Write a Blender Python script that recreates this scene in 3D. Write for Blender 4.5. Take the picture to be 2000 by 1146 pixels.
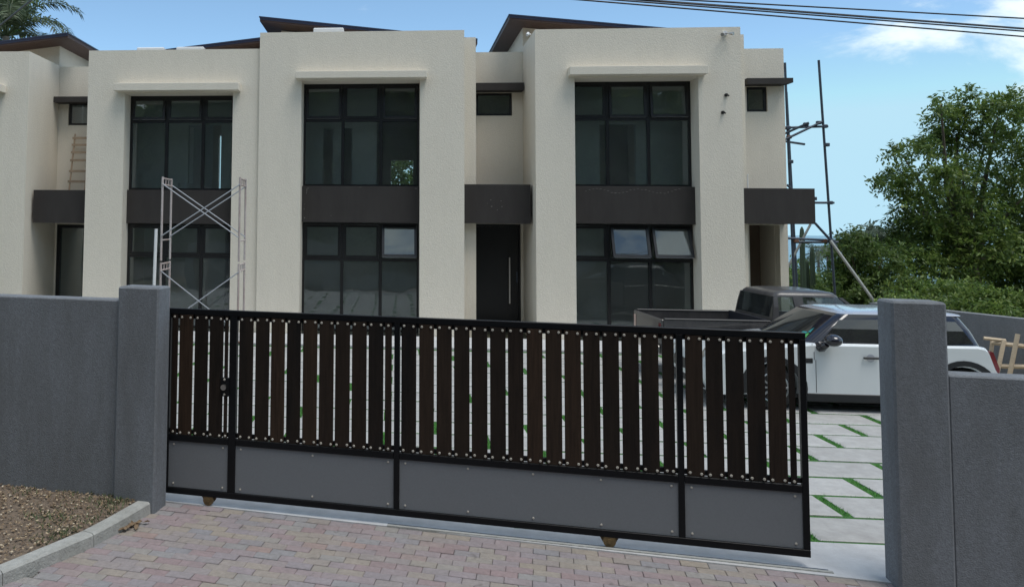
import bpy, bmesh, math, random
import numpy as np
from mathutils import Vector, Matrix
rad = math.radians
S = bpy.context.scene
for o in list(bpy.data.objects): bpy.data.objects.remove(o)
COL = S.collection

# ------------------------------------------------------------------ camera (off-centre crop = lens shift)
YAW, PIT, ROL, F, CX, CY, H = .0951, .0587, .01, 1544.79, 630.8, 346.63, 2.578
def _rot():
    cy, sy, cp, sp, cr, sr = math.cos(YAW), math.sin(YAW), math.cos(PIT), math.sin(PIT), math.cos(ROL), math.sin(ROL)
    Rz = np.array([[cy, sy, 0], [-sy, cy, 0], [0, 0, 1]]); Rx = np.array([[1, 0, 0], [0, cp, sp], [0, -sp, cp]])
    B = np.array([[1, 0, 0], [0, 0, -1], [0, 1, 0]]); Rr = np.array([[cr, -sr, 0], [sr, cr, 0], [0, 0, 1]])
    return Rr @ B @ Rx @ Rz
RM = _rot()
cam = bpy.data.cameras.new('camera'); camo = bpy.data.objects.new('camera', cam); COL.objects.link(camo); S.camera = camo
cam.sensor_width = 36; cam.lens = F / 2000 * 36; cam.clip_start = .05; cam.clip_end = 8000
cam.shift_x = (1000 - CX) / 2000; cam.shift_y = (CY - 573) / 2000
M3 = RM.T @ np.diag([1, -1, -1])
camo.matrix_world = Matrix.Translation((0, 0, H)) @ Matrix(M3.tolist()).to_4x4()
def ray(x, y): return RM.T @ np.array([(x - CX) / F, (y - CY) / F, 1])
def at(x, y, Y):
    """the place on the upright plane at depth Y that the photograph shows at (x, y)"""
    q = ray(x, y); t = Y / q[1]; return Vector((q[0] * t, Y, q[2] * t + H))
def gr(x, y, z=0):
    q = ray(x, y); t = (z - H) / q[2]; return Vector((q[0] * t, q[1] * t, z))

# ------------------------------------------------------------------ sky, sun, exposure
SUN_EL, SUN_AZ = 69, 132          # azimuth from +Y (behind the houses) towards +X
w = bpy.data.worlds.new('World'); S.world = w; w.use_nodes = True
nt = w.node_tree; nt.nodes.clear(); N = nt.nodes.new; L = nt.links.new
out = N('ShaderNodeOutputWorld'); bg = N('ShaderNodeBackground'); bg.inputs[1].default_value = .112
sky = N('ShaderNodeTexSky'); sky.sky_type = 'NISHITA'; sky.sun_disc = False
sky.sun_elevation = rad(SUN_EL); sky.sun_rotation = rad(SUN_AZ); sky.altitude = 50
sky.air_density = .7; sky.dust_density = .12; sky.ozone_density = .55
tc = N('ShaderNodeTexCoord')
sep = N('ShaderNodeSeparateXYZ'); L(tc.outputs['Generated'], sep.inputs[0])
mp = N('ShaderNodeMapping'); mp.inputs['Scale'].default_value = (1, 1, 2.6); mp.inputs['Location'].default_value = (.9, .25, .15)
L(tc.outputs['Generated'], mp.inputs[0])
n1 = N('ShaderNodeTexNoise'); n1.inputs['Scale'].default_value = 4.2; n1.inputs['Detail'].default_value = 9; n1.inputs['Roughness'].default_value = .58
n1.inputs['Distortion'].default_value = .4
L(mp.outputs[0], n1.inputs['Vector'])
# one bank of cloud stands to the upper right of the street view
cd = ray(1905, 75); cd = cd / np.linalg.norm(cd)
vm = N('ShaderNodeVectorMath'); vm.operation = 'SUBTRACT'; L(tc.outputs['Generated'], vm.inputs[0]); vm.inputs[1].default_value = tuple(cd)
vs = N('ShaderNodeVectorMath'); vs.operation = 'MULTIPLY'; L(vm.outputs[0], vs.inputs[0]); vs.inputs[1].default_value = (.8, .8, 2.3)
vl = N('ShaderNodeVectorMath'); vl.operation = 'LENGTH'; L(vs.outputs[0], vl.inputs[0])
bump = N('ShaderNodeMapRange'); bump.interpolation_type = 'SMOOTHSTEP'; L(vl.outputs['Value'], bump.inputs[0])
bump.inputs[1].default_value = .02; bump.inputs[2].default_value = .24; bump.inputs[3].default_value = .125; bump.inputs[4].default_value = 0
# broken cloud over most of the sky, a wide blue gap over the houses
gd = ray(760, 60); gd = gd / np.linalg.norm(gd)
dp = N('ShaderNodeVectorMath'); dp.operation = 'DOT_PRODUCT'; L(tc.outputs['Generated'], dp.inputs[0]); dp.inputs[1].default_value = tuple(gd)
gap = N('ShaderNodeMapRange'); gap.interpolation_type = 'SMOOTHSTEP'; L(dp.outputs['Value'], gap.inputs[0])
gap.inputs[1].default_value = .55; gap.inputs[2].default_value = .86; gap.inputs[3].default_value = .15; gap.inputs[4].default_value = -.05
a0 = N('ShaderNodeMath'); a0.operation = 'ADD'; L(n1.outputs[0], a0.inputs[0]); L(gap.outputs[0], a0.inputs[1])
ad = N('ShaderNodeMath'); ad.operation = 'ADD'; L(a0.outputs[0], ad.inputs[0]); L(bump.outputs[0], ad.inputs[1])
cm = N('ShaderNodeMapRange'); cm.interpolation_type = 'SMOOTHSTEP'; L(ad.outputs[0], cm.inputs[0])
cm.inputs[1].default_value = .585; cm.inputs[2].default_value = .74; cm.inputs[3].default_value = 0; cm.inputs[4].default_value = .9
cap = N('ShaderNodeVectorMath'); cap.operation = 'MINIMUM'; L(sky.outputs[0], cap.inputs[0]); cap.inputs[1].default_value = (2.75, 3.75, 4.7)
mx = N('ShaderNodeMixRGB'); L(cm.outputs[0], mx.inputs[0]); L(cap.outputs[0], mx.inputs[1]); mx.inputs[2].default_value = (5.9, 5.55, 5.75, 1)
# a thin even veil of high cloud
veil = N('ShaderNodeMixRGB'); veil.inputs[0].default_value = .04; L(mx.outputs[0], veil.inputs[1]); veil.inputs[2].default_value = (5.2, 5.5, 5.7, 1)
tint = N('ShaderNodeMixRGB'); tint.blend_type = 'MULTIPLY'; tint.inputs[0].default_value = 1; L(veil.outputs[0], tint.inputs[1]); tint.inputs[2].default_value = (.89, 1.04, 1.01, 1)
L(tint.outputs[0], bg.inputs[0]); L(bg.outputs[0], out.inputs[0])
sl = bpy.data.lights.new('sun', 'SUN'); sl.energy = 1.35; sl.angle = rad(30); sl.color = (1, .965, .91)
so = bpy.data.objects.new('sun', sl); COL.objects.link(so)
sd = Vector((math.sin(rad(SUN_AZ)) * math.cos(rad(SUN_EL)), math.cos(rad(SUN_AZ)) * math.cos(rad(SUN_EL)), math.sin(rad(SUN_EL))))
so.rotation_euler = sd.to_track_quat('Z', 'Y').to_euler(); so.location = (0, 0, 30)
S.view_settings.view_transform = 'Standard'; S.view_settings.look = 'None'; S.view_settings.gamma = 1
S.view_settings.use_curve_mapping = False; S.view_settings.exposure = .82
S.render.engine = 'CYCLES'

# ------------------------------------------------------------------ materials
def mat(name, col, rough=.8, var=.12, scale=6, bump=0, bscale=60, metal=0, rnd=0, coat=0, spec=.5, ramp=None, stretch=(1, 1, 1), stain=0, stain_col=(.05, .05, .045)):
    m = bpy.data.materials.new(name); m.use_nodes = True; t = m.node_tree; N = t.nodes.new; L = t.links.new
    b = t.nodes['Principled BSDF']; b.inputs['Roughness'].default_value = rough; b.inputs['Metallic'].default_value = metal
    b.inputs['Specular IOR Level'].default_value = spec
    if coat: b.inputs['Coat Weight'].default_value = coat; b.inputs['Coat Roughness'].default_value = .06
    g = N('ShaderNodeNewGeometry'); mp = N('ShaderNodeMapping'); mp.inputs['Scale'].default_value = stretch; L(g.outputs['Position'], mp.inputs[0])
    no = N('ShaderNodeTexNoise'); no.inputs['Scale'].default_value = scale; no.inputs['Detail'].default_value = 7; no.inputs['Roughness'].default_value = .65
    L(mp.outputs[0], no.inputs['Vector'])
    mr = N('ShaderNodeMapRange'); L(no.outputs[0], mr.inputs[0]); mr.inputs[1].default_value = .25; mr.inputs[2].default_value = .75
    mr.inputs[3].default_value = 1 - var; mr.inputs[4].default_value = 1 + var
    if ramp:
        oi = N('ShaderNodeObjectInfo'); cr = N('ShaderNodeValToRGB'); cr.color_ramp.interpolation = 'LINEAR'
        e = cr.color_ramp.elements
        while len(e) < len(ramp): e.new(.5)
        for i, (p, c) in enumerate(ramp): e[i].position = p; e[i].color = (*c, 1)
        if rnd == 'island': L(g.outputs['Random Per Island'], cr.inputs[0])
        else: L(oi.outputs['Random'], cr.inputs[0])
        base = cr.outputs[0]
    else:
        rgb = N('ShaderNodeRGB'); rgb.outputs[0].default_value = (*col, 1); base = rgb.outputs[0]
    mu = N('ShaderNodeVectorMath'); mu.operation = 'SCALE'; L(base, mu.inputs[0]); L(mr.outputs[0], mu.inputs['Scale'])
    last = mu.outputs[0]
    if rnd and rnd != 'island':
        oi = N('ShaderNodeObjectInfo'); r2 = N('ShaderNodeMapRange'); L(oi.outputs['Random'], r2.inputs[0]); r2.inputs[3].default_value = 1 - rnd; r2.inputs[4].default_value = 1 + rnd
        m2 = N('ShaderNodeVectorMath'); m2.operation = 'SCALE'; L(last, m2.inputs[0]); L(r2.outputs[0], m2.inputs['Scale']); last = m2.outputs[0]
    if stain:
        mp2 = N('ShaderNodeMapping'); mp2.inputs['Scale'].default_value = (2.2, 2.2, .5); L(g.outputs['Position'], mp2.inputs[0])
        ns = N('ShaderNodeTexNoise'); ns.inputs['Scale'].default_value = 1.6; ns.inputs['Detail'].default_value = 8; ns.inputs['Roughness'].default_value = .7; L(mp2.outputs[0], ns.inputs['Vector'])
        sr = N('ShaderNodeMapRange'); L(ns.outputs[0], sr.inputs[0]); sr.inputs[1].default_value = .40; sr.inputs[2].default_value = .66; sr.inputs[3].default_value = 0; sr.inputs[4].default_value = stain
        mm = N('ShaderNodeMixRGB'); L(sr.outputs[0], mm.inputs[0]); L(last, mm.inputs[1]); mm.inputs[2].default_value = (*stain_col, 1); last = mm.outputs[0]
    L(last, b.inputs['Base Color'])
    if bump:
        nb = N('ShaderNodeTexNoise'); nb.inputs['Scale'].default_value = bscale; nb.inputs['Detail'].default_value = 4; L(mp.outputs[0], nb.inputs['Vector'])
        bp = N('ShaderNodeBump'); bp.inputs['Strength'].default_value = bump; bp.inputs['Distance'].default_value = .01; L(nb.outputs[0], bp.inputs['Height']); L(bp.outputs[0], b.inputs['Normal'])
    return m
M = {}
M['stucco'] = mat('cream textured paint', (.725, .665, .565), .9, .08, 44, .75, 44, stain=.13, stain_col=(.5, .45, .37))
M['render_grey'] = mat('grey rendered wall', (.178, .19, .208), .88, .28, 46, .5, 105, stain=.62, stain_col=(.115, .118, .12))
M['render_pale'] = mat('weathered grey boundary render', (.21, .215, .225), .9, .14, 30, .5, 50, stain=.2)
M['band'] = mat('dark brown painted render', (.027, .022, .020), .75, .15, 40, .35, 70, stain=.25, stain_col=(.06, .055, .05))
M['frame'] = mat('black powder coated aluminium', (.008, .008, .009), .4, .1)
M['gate_black'] = mat('black painted steel', (.005, .0055, .007), .42, .2, 12, .1, 90, spec=.22)
M['gate_panel'] = mat('grey coated sheet', (.168, .178, .192), .5, .06, 60, .12, 260)
M['slat'] = mat('dark stained hardwood', (.0125, .0088, .0066), .6, .6, 3, .25, 30, stretch=(16, 16, .9), ramp=[(0, (.006, .005, .005)), (.35, (.011, .008, .0065)), (.6, (.017, .011, .008)), (.8, (.026, .017, .012)), (1, (.036, .021, .013))], spec=.2, stain=.5, stain_col=(.032, .020, .013))
M['screw'] = mat('steel screw heads', (.42, .39, .34), .35, .1)
M['brass'] = mat('rusty yellow wheel', (.13, .085, .035), .5, .4, 40)
M['roofing'] = mat('dark blue roof edge', (.03, .035, .07), .35, .1)
M['soffit'] = mat('brown stained soffit boards', (.075, .042, .034), .6, .2, 3, .2, 30, stretch=(1, 12, 1))
M['concrete'] = mat('cast concrete', (.52, .52, .525), .88, .13, 5, .3, 70, stain=.22, stain_col=(.22, .21, .2))
M['paver'] = mat('pale concrete paver', (.40, .395, .385), .88, .15, 9, .4, 80, rnd=.09, stain=.35, stain_col=(.22, .20, .19))
M['paver_edge'] = mat('trowelled paver border', (.47, .465, .455), .85, .1, 9, .2, 80, rnd=.05, stain=.2, stain_col=(.3, .29, .28))
M['kerb'] = mat('kerb concrete', (.36, .36, .34), .9, .2, 14, .8, 60, stain=.3, stain_col=(.16, .155, .14))
_bc = [(.27, .185, .19), (.295, .235, .245), (.265, .24, .265), (.30, .265, .235), (.31, .27, .21), (.28, .28, .27), (.235, .245, .27), (.33, .225, .195)]
M['brick'] = mat('tumbled block paver', (.3, .26, .26), .9, .2, 26, .6, 110, ramp=[(p, tuple(1.0 * (.66 * c + .34 * a) for c, a in zip(k, (.285, .24, .235)))) for p, k in zip((0, .2, .36, .52, .66, .8, .93, 1), _bc)], stain=.3, stain_col=(.15, .14, .135))
M['sand'] = mat('jointing sand', (.17, .155, .145), .95, .2, 60)
M['soil'] = mat('dry earth', (.155, .118, .088), .95, .4, 22, .8, 40)
M['earth'] = mat('rough ground', (.10, .095, .06), .95, .35, 3, .5, 30)
M['turf_base'] = mat('turf backing', (.035, .12, .022), .95, .3, 50)
M['turf'] = mat('green turf blades', (.05, .2, .03), .7, .25, 30, ramp=[(0, (.05, .2, .025)), (.6, (.085, .3, .04)), (1, (.13, .33, .06))], rnd='island')
M['weed'] = mat('small green weeds', (.05, .1, .03), .8, .2, 30, ramp=[(0, (.06, .085, .035)), (1, (.11, .14, .06))], rnd='island')
M['litter'] = mat('dry leaf litter', (.3, .22, .13), .9, .1, 10, ramp=[(0, (.10, .065, .04)), (.45, (.17, .115, .07)), (.75, (.30, .215, .13)), (.92, (.46, .37, .25)), (1, (.6, .53, .42))], rnd='island')
M['asphalt'] = mat('asphalt', (.05, .05, .05), .9, .2, 40, .5, 120)
M['sea'] = mat('hazy sea', (.10, .2, .26), .25, .05, .02)
M['interior'] = mat('painted plaster', (.76, .78, .75), .9, .05, 3)
M['dark_room'] = mat('unlit hallway wall', (.16, .12, .09), .9, .1, 3)  # tan hallway wall with its shade put into the colour
M['door'] = mat('black front door', (.006, .006, .007), .35, .1)
M['steel'] = mat('brushed steel', (.5, .48, .46), .3, .06, 30, metal=1)
M['white_paint'] = mat('white paint', (.72, .72, .72), .5, .06)
M['scaffold_white'] = mat('flaking white scaffold paint', (.5, .45, .44), .6, .25, 30, stain=.55, stain_col=(.22, .11, .07))
M['brace'] = mat('galvanised brace', (.42, .43, .46), .4, .1, 20, metal=.6)
M['tube'] = mat('weathered scaffold tube', (.055, .07, .095), .5, .3, 10, metal=.3)
M['tube_pale'] = mat('pale scaffold tube', (.34, .35, .33), .5, .2, 10, metal=.3)
M['rust'] = mat('rusty coupler', (.17, .09, .06), .7, .4, 30)
M['timber'] = mat('raw sawn timber', (.52, .42, .30), .8, .15, 5, .2, 30, stretch=(3, 3, 8))
M['old_timber'] = mat('grubby ladder timber', (.36, .27, .19), .85, .2, 8)
M['ply'] = mat('plywood sheet', (.55, .46, .32), .7, .1, 5)
M['car_white'] = mat('white car paint', (.66, .69, .70), .25, .01, 3, coat=.8)
M['car_dark'] = mat('dark glossy pillar', (.012, .011, .018), .12, .02, coat=.6)
M['car_roof'] = mat('silver roof paint', (.40, .42, .47), .22, .02, coat=.8)
M['plastic'] = mat('black exterior plastic', (.014, .015, .017), .5, .12, 40, .1, 200)
M['tyre'] = mat('tyre rubber', (.012, .012, .013), .85, .15, 30)
M['rim'] = mat('alloy rim', (.32, .33, .34), .3, .1, metal=.8)
M['tail'] = mat('red tail lamp', (.17, .008, .016), .12, .2, 30, coat=1)
M['lamp'] = mat('headlamp glass', (.55, .58, .62), .08, .1, 20, coat=1)
M['pickup'] = mat('dusty dark grey paint', (.046, .043, .044), .38, .25, 5, coat=.25, stain=.5, stain_col=(.11, .10, .095))
M['pickup_in'] = mat('bed liner', (.018, .018, .026), .6, .2)
M['sticker'] = mat('teal windscreen sticker', (.02, .25, .26), .4, .3, 30)
M['sticker_green'] = mat('green windscreen sticker', (.07, .32, .08), .4, .3, 30)
M['sticker_white'] = mat('white windscreen sticker', (.6, .62, .62), .4, .1)
M['bark'] = mat('bark', (.10, .08, .06), .9, .3, 8, .6, 20, stretch=(3, 3, .8))
M['palm_bark'] = mat('grey palm trunk', (.22, .2, .17), .9, .2, 6)
M['cactus'] = mat('cactus skin', (.045, .075, .045), .6, .2, 8)
M['cable'] = mat('black cable', (.006, .006, .009), .5, .05)
M['pole_wood'] = mat('creosoted pole', (.07, .05, .035), .9, .2, 6)
# scattered dark drips on the block paving
_t = M['brick'].node_tree; _b = _t.nodes['Principled BSDF']; _src = _b.inputs['Base Color'].links[0].from_socket
_g = _t.nodes.new('ShaderNodeNewGeometry'); _v = _t.nodes.new('ShaderNodeTexNoise'); _v.inputs['Scale'].default_value = 5.5; _v.inputs['Detail'].default_value = 3; _t.links.new(_g.outputs['Position'], _v.inputs['Vector'])
_r = _t.nodes.new('ShaderNodeMapRange'); _t.links.new(_v.outputs[0], _r.inputs[0]); _r.inputs[1].default_value = .66; _r.inputs[2].default_value = .71; _r.inputs[3].default_value = 0; _r.inputs[4].default_value = .5
_m = _t.nodes.new('ShaderNodeMixRGB'); _t.links.new(_r.outputs[0], _m.inputs[0]); _t.links.new(_src, _m.inputs[1]); _m.inputs[2].default_value = (.1, .085, .08, 1); _t.links.new(_m.outputs[0], _b.inputs['Base Color'])
def leafmat(name, cols, trans=.42):
    m = bpy.data.materials.new(name); m.use_nodes = True; t = m.node_tree; N = t.nodes.new; L = t.links.new
    b = t.nodes['Principled BSDF']; b.inputs['Roughness'].default_value = .45; b.inputs['Specular IOR Level'].default_value = .35
    g = N('ShaderNodeNewGeometry'); cr = N('ShaderNodeValToRGB'); L(g.outputs['Random Per Island'], cr.inputs[0])
    e = cr.color_ramp.elements
    while len(e) < len(cols): e.new(.5)
    for i, c in enumerate(cols): e[i].position = i / (len(cols) - 1); e[i].color = (*c, 1)
    no = N('ShaderNodeTexNoise'); no.inputs['Scale'].default_value = .9; no.inputs['Detail'].default_value = 2; L(g.outputs['Position'], no.inputs['Vector'])
    mr = N('ShaderNodeMapRange'); L(no.outputs[0], mr.inputs[0]); mr.inputs[1].default_value = .3; mr.inputs[2].default_value = .7; mr.inputs[3].default_value = .7; mr.inputs[4].default_value = 1.35
    mu = N('ShaderNodeVectorMath'); mu.operation = 'SCALE'; L(cr.outputs[0], mu.inputs[0]); L(mr.outputs[0], mu.inputs['Scale'])
    L(mu.outputs[0], b.inputs['Base Color'])
    tr = N('ShaderNodeBsdfTranslucent'); L(mu.outputs[0], tr.inputs[0]); ms = N('ShaderNodeMixShader'); ms.inputs[0].default_value = trans
    L(b.outputs[0], ms.inputs[1]); L(tr.outputs[0], ms.inputs[2]); L(ms.outputs[0], t.nodes['Material Output'].inputs[0])
    return m
M['leaf'] = leafmat('broad tree leaves', [(.06, .105, .028), (.10, .165, .036), (.155, .225, .048), (.22, .28, .07)])
M['leaf_light'] = leafmat('light green leaves', [(.06, .105, .03), (.105, .17, .042), (.16, .22, .06)])
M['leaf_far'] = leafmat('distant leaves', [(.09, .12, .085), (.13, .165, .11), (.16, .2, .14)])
M['frond'] = leafmat('palm leaflets', [(.04, .06, .03), (.07, .1, .045), (.12, .15, .08)], .2)
def glassmat(name, tint, refl=1.0, rough=.015):
    m = bpy.data.materials.new(name); m.use_nodes = True; t = m.node_tree; t.nodes.clear(); N = t.nodes.new; L = t.links.new
    o = N('ShaderNodeOutputMaterial'); tr = N('ShaderNodeBsdfTransparent'); tr.inputs[0].default_value = (*tint, 1)
    gl = N('ShaderNodeBsdfGlossy'); gl.inputs['Roughness'].default_value = rough; gl.inputs[0].default_value = (.92, .95, .97, 1)
    fr = N('ShaderNodeFresnel'); fr.inputs[0].default_value = 1.52
    mu = N('ShaderNodeMath'); mu.operation = 'MULTIPLY_ADD'; L(fr.outputs[0], mu.inputs[0]); mu.inputs[1].default_value = refl; mu.inputs[2].default_value = .025 * refl
    # diffuse veil painted in to lighten the pane like a pale room behind
    df = N('ShaderNodeBsdfDiffuse'); df.inputs[0].default_value = (.42, .44, .44, 1)
    g = N('ShaderNodeNewGeometry'); no = N('ShaderNodeTexNoise'); no.inputs['Scale'].default_value = 3; no.inputs['Detail'].default_value = 6; L(g.outputs['Position'], no.inputs['Vector'])
    mr = N('ShaderNodeMapRange'); L(no.outputs[0], mr.inputs[0]); mr.inputs[1].default_value = .3; mr.inputs[2].default_value = .75; mr.inputs[3].default_value = .045; mr.inputs[4].default_value = .08
    m1 = N('ShaderNodeMixShader'); L(mr.outputs[0], m1.inputs[0]); L(tr.outputs[0], m1.inputs[1]); L(df.outputs[0], m1.inputs[2])
    nw = N('ShaderNodeTexNoise'); nw.inputs['Scale'].default_value = 1.3; nw.inputs['Detail'].default_value = 1; L(g.outputs['Position'], nw.inputs['Vector'])
    bw = N('ShaderNodeBump'); bw.inputs['Strength'].default_value = .35; bw.inputs['Distance'].default_value = .02; L(nw.outputs[0], bw.inputs['Height']); L(bw.outputs[0], gl.inputs['Normal'])
    m2 = N('ShaderNodeMixShader'); L(mu.outputs[0], m2.inputs[0]); L(m1.outputs[0], m2.inputs[1]); L(gl.outputs[0], m2.inputs[2]); L(m2.outputs[0], o.inputs[0])
    return m
M['glass'] = glassmat('tinted window glass', (.87, .92, .91))
M['car_glass'] = glassmat('dark car glass', (.06, .07, .08), .8)
M['screen_glass'] = glassmat('windscreen glass', (.55, .62, .62), 1.0)

# ------------------------------------------------------------------ helpers
def box(bm, x0, x1, y0, y1, z0, z1, bev=0):
    r = bmesh.ops.create_cube(bm, size=1)
    for v in r['verts']:
        v.co = Vector(((x0 + x1) / 2 + v.co.x * (x1 - x0), (y0 + y1) / 2 + v.co.y * (y1 - y0), (z0 + z1) / 2 + v.co.z * (z1 - z0)))
    if bev:
        es = list({e for v in r['verts'] for e in v.link_edges})
        bmesh.ops.bevel(bm, geom=es, offset=bev, segments=1, affect='EDGES')
def tube(bm, p, q, r, n=8, r2=None):
    p, q = Vector(p), Vector(q); d = q - p
    m = Matrix.Translation((p + q) / 2) @ d.to_track_quat('Z', 'Y').to_matrix().to_4x4()
    bmesh.ops.create_cone(bm, cap_ends=True, segments=n, radius1=r, radius2=r if r2 is None else r2, depth=d.length, matrix=m)
def path(bm, pts, radii, n=7):
    rings = []
    for i, p in enumerate(pts):
        p = Vector(p); d = (Vector(pts[min(i + 1, len(pts) - 1)]) - Vector(pts[max(i - 1, 0)])).normalized()
        q = d.to_track_quat('Z', 'Y')
        rings.append([bm.verts.new(p + q @ Vector((math.cos(2 * math.pi * k / n) * radii[i], math.sin(2 * math.pi * k / n) * radii[i], 0))) for k in range(n)])
    for a, b in zip(rings, rings[1:]):
        for k in range(n): bm.faces.new((a[k], a[(k + 1) % n], b[(k + 1) % n], b[k]))
    bm.faces.new(rings[-1]); bm.faces.new(list(reversed(rings[0])))
def prism(bm, pts, y0, y1):
    """side outline [(x, z)...] given thickness from y0 to y1"""
    a = [bm.verts.new((x, y0, z)) for x, z in pts]; b = [bm.verts.new((x, y1, z)) for x, z in pts]
    bm.faces.new(a); bm.faces.new(list(reversed(b)))
    for i in range(len(pts)):
        j = (i + 1) % len(pts); bm.faces.new((a[j], a[i], b[i], b[j]))
def slab(bm, pts, z0, z1):
    a = [bm.verts.new((x, y, z0)) for x, y in pts]; b = [bm.verts.new((x, y, z1)) for x, y in pts]
    bm.faces.new(list(reversed(a))); bm.faces.new(b)
    for i in range(len(pts)):
        j = (i + 1) % len(pts); bm.faces.new((a[i], a[j], b[j], b[i]))
def mesh(name, bm, m, smooth=None):
    bmesh.ops.recalc_face_normals(bm, faces=bm.faces[:])
    me = bpy.data.meshes.new(name); bm.to_mesh(me); bm.free()
    me.materials.append(M[m] if isinstance(m, str) else m)
    if smooth is not None:
        me.shade_smooth(); me.set_sharp_from_angle(angle=rad(smooth))
    return me
def obj(name, me, parent=None, loc=None, rot=None):
    o = bpy.data.objects.new(name, me); COL.objects.link(o)
    if parent is not None:
        o.parent = parent
        if parent.type == 'EMPTY' and parent.get('_world'): o.location = -Vector(parent.location)
    if loc is not None: o.location = loc
    if rot is not None: o.rotation_euler = rot
    return o
def put(name, bm, m, parent=None, smooth=None, **k): return obj(name, mesh(name, bm, m, smooth), parent, **k)
def tag(o, label=None, cat=None, group=None, kind=None):
    if label: o['label'] = label
    if cat: o['category'] = cat
    if group: o['group'] = group
    if kind: o['kind'] = kind
    return o
WORLD = set()
def thing(name, label, cat, loc=(0, 0, 0), rz=0, group=None, world=True):
    o = bpy.data.objects.new(name, None); COL.objects.link(o); o.location = loc; o.rotation_euler = (0, 0, rz); o.empty_display_size = .3
    if world: o['_world'] = 1; WORLD.add(o.name)
    return tag(o, label, cat, group)
def B(): return bmesh.new()
def boxes(name, lst, m, parent=None, bev=0, smooth=None):
    bm = B()
    for b in lst: box(bm, *b, bev=bev)
    return put(name, bm, m, parent, smooth)
RNG = np.random.default_rng(7); random.seed(5)

# ------------------------------------------------------------------ ground, road, driveway
def tz(Y): return -.1 if Y <= 33 else -.1 - (Y - 33) * .36
bm = B(); pr_ = [(-300, -.1), (33, -.1), (150, tz(150)), (150, -60), (-300, -60)]
va = [bm.verts.new((-400, y, z)) for y, z in pr_]; vb = [bm.verts.new((400, y, z)) for y, z in pr_]; bm.faces.new(va); bm.faces.new(vb[::-1])
for i in range(5): bm.faces.new((va[i], vb[i], vb[(i + 1) % 5], va[(i + 1) % 5]))
tag(put('ground', bm, 'earth'), kind='structure')
bm = B(); slab(bm, [(-3000, 149), (5000, 149), (5000, 5500), (-3000, 5500)], -45, -41.8)
tag(put('sea', bm, 'sea'), kind='structure')
bm = B(); slab(bm, [(-60, -9), (60, -9), (60, 1.6), (-60, 3.0)], -.12, -.02)
tag(put('road', bm, 'asphalt'), kind='structure')
GO = Vector((-1.744, 7.247)); GD = Vector((.98834, -.15231)); GN = Vector((.15231, .98834)); GA = math.atan2(GD.y, GD.x)
def gp(s, off, z=0): p = GO + GD * s + GN * off; return Vector((p.x, p.y, z))
def g2(s, off): p = GO + GD * s + GN * off; return (p.x, p.y)
# driveway bed with its 1.2 x 0.6 m pavers
drv = boxes('driveway', [(-9.2, 11.2, 6.35, 16.95, -.12, -.045)], 'soil'); tag(drv, kind='structure')
bm = B(); px_, py_ = .552, .268; rg = [[bm.verts.new((sx * (px_ - i_), sy * (py_ - i_), z)) for sx, sy in ((-1, -1), (1, -1), (1, 1), (-1, 1))] for i_, z in ((0, -.05), (0, -.014), (.010, -.007), (.050, -.0015), (.058, 0))]
for a, b in zip(rg, rg[1:]):
    for k in range(4): bm.faces.new((a[k], a[(k + 1) % 4], b[(k + 1) % 4], b[k]))
bm.faces.new(rg[-1])
for f in bm.faces: f.material_index = 1 if .262 < max(abs(v.co.y) for v in f.verts) and min(v.co.z for v in f.verts) > -.02 and len({round(v.co.z, 4) for v in f.verts}) > 1 else 0
pav_me = mesh('paver', bm, 'paver'); pav_me.materials.append(M['paver_edge'])
rows = [(11.31 - .6 * k, k) for k in range(-9, 7)]
pavers = []
for ytop, k in rows:
    x = 5.869 - .6 * k
    x -= 1.2 * math.ceil((x + 9.0) / 1.2)
    i = 0
    while x < 11:
        if x > -9.3:
            yc = ytop - .3
            if not (yc < 7.5 and x + .6 < 1.0):
                o = obj('paver', pav_me, drv, loc=(x + .6, yc, RNG.uniform(-.004, .004))); o.rotation_euler = (RNG.normal(0, .002), RNG.normal(0, .002), RNG.normal(0, .003)); pavers.append(o)
        x += 1.2
# turf in the joints
tb = boxes('turf_mat', [(-9.15, 11.15, 7.705, 16.9, -.044, -.022), (1.003, 11.15, 7.03, 7.703, -.044, -.022)], 'turf_base')
tag(tb, 'green turf strips filling the joints between the pale driveway pavers', 'turf', kind='stuff')
def blades(pts, h, wd, m, name, rng):
    n = len(pts); a = rng.uniform(0, 2 * np.pi, n); hh = h * rng.uniform(.5, 1.3, n); ln = rng.normal(0, .45, (n, 2)) * hh[:, None]
    dx = np.cos(a) * wd / 2; dy = np.sin(a) * wd / 2
    v = np.zeros((n, 3, 3)); v[:, 0] = pts; v[:, 1] = pts; v[:, 2] = pts
    v[:, 0, 0] -= dx; v[:, 0, 1] -= dy; v[:, 1, 0] += dx; v[:, 1, 1] += dy; v[:, 2, :2] += ln; v[:, 2, 2] += hh
    me = bpy.data.meshes.new(name); me.from_pydata(v.reshape(-1, 3).tolist(), [], np.arange(3 * n).reshape(n, 3).tolist()); me.materials.append(M[m]); return me
pts = []
for ytop, k in rows:
    if ytop > 14: continue
    dens = 1.0 if ytop < 12.4 else .4
    n = int(2600 * dens)
    xs = RNG.uniform(-4.5, 7.5, n); ys = ytop + RNG.uniform(-.03, .03, n); pts.append(np.c_[xs, ys, np.full(n, -.032)])
    x = 5.869 - .6 * k; x -= 1.2 * math.ceil((x + 4) / 1.2)
    while x < 7.5:
        n = int(260 * dens); pts.append(np.c_[RNG.uniform(x - .05, x + .05, n), RNG.uniform(ytop - .55, ytop - .05, n), np.full(n, -.02)]); x += 1.2
xs = RNG.uniform(1.0, 3.6, 2600); pts.append(np.c_[xs, RNG.uniform(7.0, 7.12, 2600), np.full(2600, -.02)])
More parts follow.
